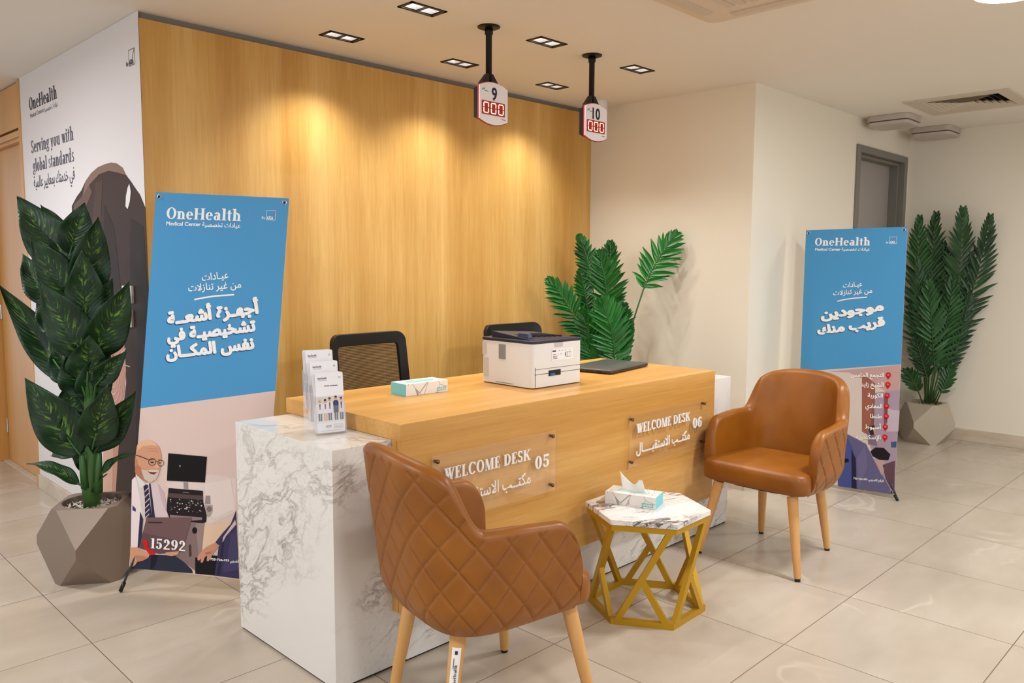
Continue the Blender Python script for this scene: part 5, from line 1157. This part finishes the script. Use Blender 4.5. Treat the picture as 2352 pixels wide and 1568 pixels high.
def frond(parent, root, base, tip, face, ln, n, m, wid=.011, start=0.0, droop=.0, angle=58, bend=0.0, lift=.25):
    """stalk from root to base, then a blade of paired leaflets to the tip"""
    root, base, tip, face = V(root), V(base), V(tip), V(face).normalized(); d = tip - base; L = d.length; ax = d / L; side = ax.cross(face).normalized()
    def spine(u): return base + d * u + side * (bend * L * (4 * u * (1 - u))) - V((0, 0, droop * L * u * u))
    b = MB(); pts = [root, root.lerp(base, .5) + V((0, 0, .02)) * (base - root).length, base] if (root - base).length > .01 else [base]
    st = MB().tube(pts + [spine(.3), spine(.6), spine(1)], [.006] * (len(pts) - 1) + [.0048, .0038, .003, .0015], 8)
    o = st.build('frond', M_stalk if m is not M_areca else mat('areca_stalk', (58, 84, 40), .45), parent, True)
    for i in range(n):
        u = start + (1 - start) * (i + .5) / n; p = spine(u); tg = (spine(min(1, u + .02)) - spine(u - .02)).normalized(); sd = tg.cross(face).normalized(); nr = sd.cross(tg).normalized()
        l = ln * (math.sin(PI * (.16 + .80 * u)) ** .7); an = math.radians(angle - (angle - 16) * u ** 1.6)
        for s_ in (-1, 1):
            an2 = an * random.uniform(.82, 1.15); dr = (sd * (s_ * math.sin(an2)) + tg * math.cos(an2) + nr * lift * random.uniform(-.3, 1.2)).normalized(); l2 = l * random.uniform(.92, 1.06); w = wid * random.uniform(.9, 1.1); sw = dr.cross(nr).normalized()
            rows = []
            for k_, ww in ((0, .35), (.2, .85), (.5, 1), (.8, .6), (1, .04)):
                c = p + dr * (l2 * k_) - nr * (.16 * l2 * k_ * k_) - V((0, 0, .10 * l2 * k_ * k_)); rows.append((c - sw * (w * ww), c - nr * (w * .45 * ww), c + sw * (w * ww)))
            b.add([q_ for r_ in rows for q_ in r_], [(3 * i_ + j, 3 * i_ + j + 1, 3 * i_ + j + 4, 3 * i_ + j + 3) for i_ in range(4) for j in (0, 1)])
    b.build('leaflets', m, o, False, fix=False)
    return o
def middle_palm():
    loc = V((4.06, 3.22, 0)); t = thing('palm_plant', 'bushy green palm behind the desk in the corner by the wood wall', 'potted plant', loc)
    def P(x, y, b=0.0):
        p = at_ref(x, y, loc, b)
        if p.y > 3.56: p = at_y(x, y, 3.56)
        if p.x > 4.40: p = at_x(x, y, 4.40)
        return p - loc
    faceted_pot(t, .32, -2.3, pot_mat('taupe_glazed_pot', (136, 118, 104)), n_peb=60)
    to_cam = (CAM - loc - V((0, 0, 1))).normalized(); sc = 4.95 / FPX
    root = V((0, 0, .30))
    for b, tp, hw, dz, n, ang, bend in (((1478, 664), (1552, 536), 50, .02, 20, 62, -.04), ((1340, 778), (1262, 640), 46, .02, 17, 55, .05), ((1362, 660), (1332, 540), 34, .14, 16, 52, .03), ((1396, 735), (1376, 578), 46, -.06, 20, 60, .04), ((1412, 720), (1402, 556), 44, .06, 18, 56, -.03), ((1412, 832), (1384, 690), 56, -.16, 20, 60, .05),
          ((1368, 842), (1336, 716), 44, -.08, 17, 56, .04), ((1432, 850), (1452, 740), 24, .04, 15, 50, -.04), ((1420, 820), (1432, 700), 40, -.02, 17, 56, -.03), ((1372, 860), (1346, 786), 46, -.12, 14, 60, .02), ((1352, 720), (1334, 620), 30, .12, 14, 54, .0), ((1398, 800), (1402, 690), 46, -.04, 16, 58, .0)):
        base, tip = P(*b, dz * .8), P(*tp, dz); rt = root.lerp(base, .05)
        frond(t, rt, base, tip, to_cam + RT * random.uniform(-.35, .35) + V((0, 0, .25)), hw * sc * 1.25, int(n * 1.15), M_palm, .0125, .0, .02, ang, bend)
middle_palm()
def right_palm():
    loc = V((6.825, 2.095, 0)); t = thing('areca_palm', 'tall feathery palm in a beige faceted pot beside the right banner', 'potted plant', loc)
    faceted_pot(t, .315, math.atan2(-.66, -.75) - PI / 4, pot_mat('beige_glazed_pot', (176, 162, 142)), n_peb=80)
    def P(x, y, b=0.0):
        p = at_ref(x, y, loc, b)
        if p.x > 6.95: p = at_x(x, y, 6.95)
        if p.y > 2.30: p = at_y(x, y, 2.30)
        return p - loc
    to_cam = (CAM - loc - V((0, 0, 1))).normalized(); sc = 6.3 / FPX
    for (b, tp, hw, dz, n, ang, bend, s_) in (((2172, 800), (2212, 482), 48, -.04, 34, 46, .03, (2138, 925)), ((2186, 800), (2274, 498), 42, -.02, 32, 46, .03, (2142, 925)), ((2120, 780), (2112, 500), 40, .0, 30, 46, -.02, (2125, 925)), ((2140, 760), (2150, 492), 40, .06, 30, 46, -.02, (2130, 925)), ((2176, 860), (2229, 674), 28, -.05, 22, 44, .02, (2145, 925)),
          ((2160, 905), (2186, 840), 20, -.06, 12, 46, .0, (2148, 930)), ((2110, 900), (2084, 850), 24, -.04, 12, 46, .0, (2120, 930)), ((2130, 820), (2108, 600), 36, -.06, 24, 46, -.02, (2128, 925)), ((2150, 830), (2166, 560), 42, .04, 28, 46, .02, (2134, 925)), ((2150, 850), (2190, 640), 38, -.07, 24, 46, .02, (2136, 925)), ((2126, 850), (2092, 700), 32, -.05, 20, 46, -.02, (2124, 925)), ((2160, 870), (2200, 740), 28, -.03, 18, 46, .02, (2140, 925)), ((2130, 870), (2104, 780), 30, -.08, 16, 46, .0, (2126, 925)), ((2146, 840), (2134, 650), 40, -.1, 24, 46, .0, (2132, 925))):
        frond(t, P(*s_, 0), P(*b, dz * .5), P(*tp, dz), to_cam + RT * random.uniform(-.6, .6) + V((0, 0, .3)), hw * sc * 1.45, int(n * .8), M_areca, .014, .0, .0, ang, bend)
right_palm()
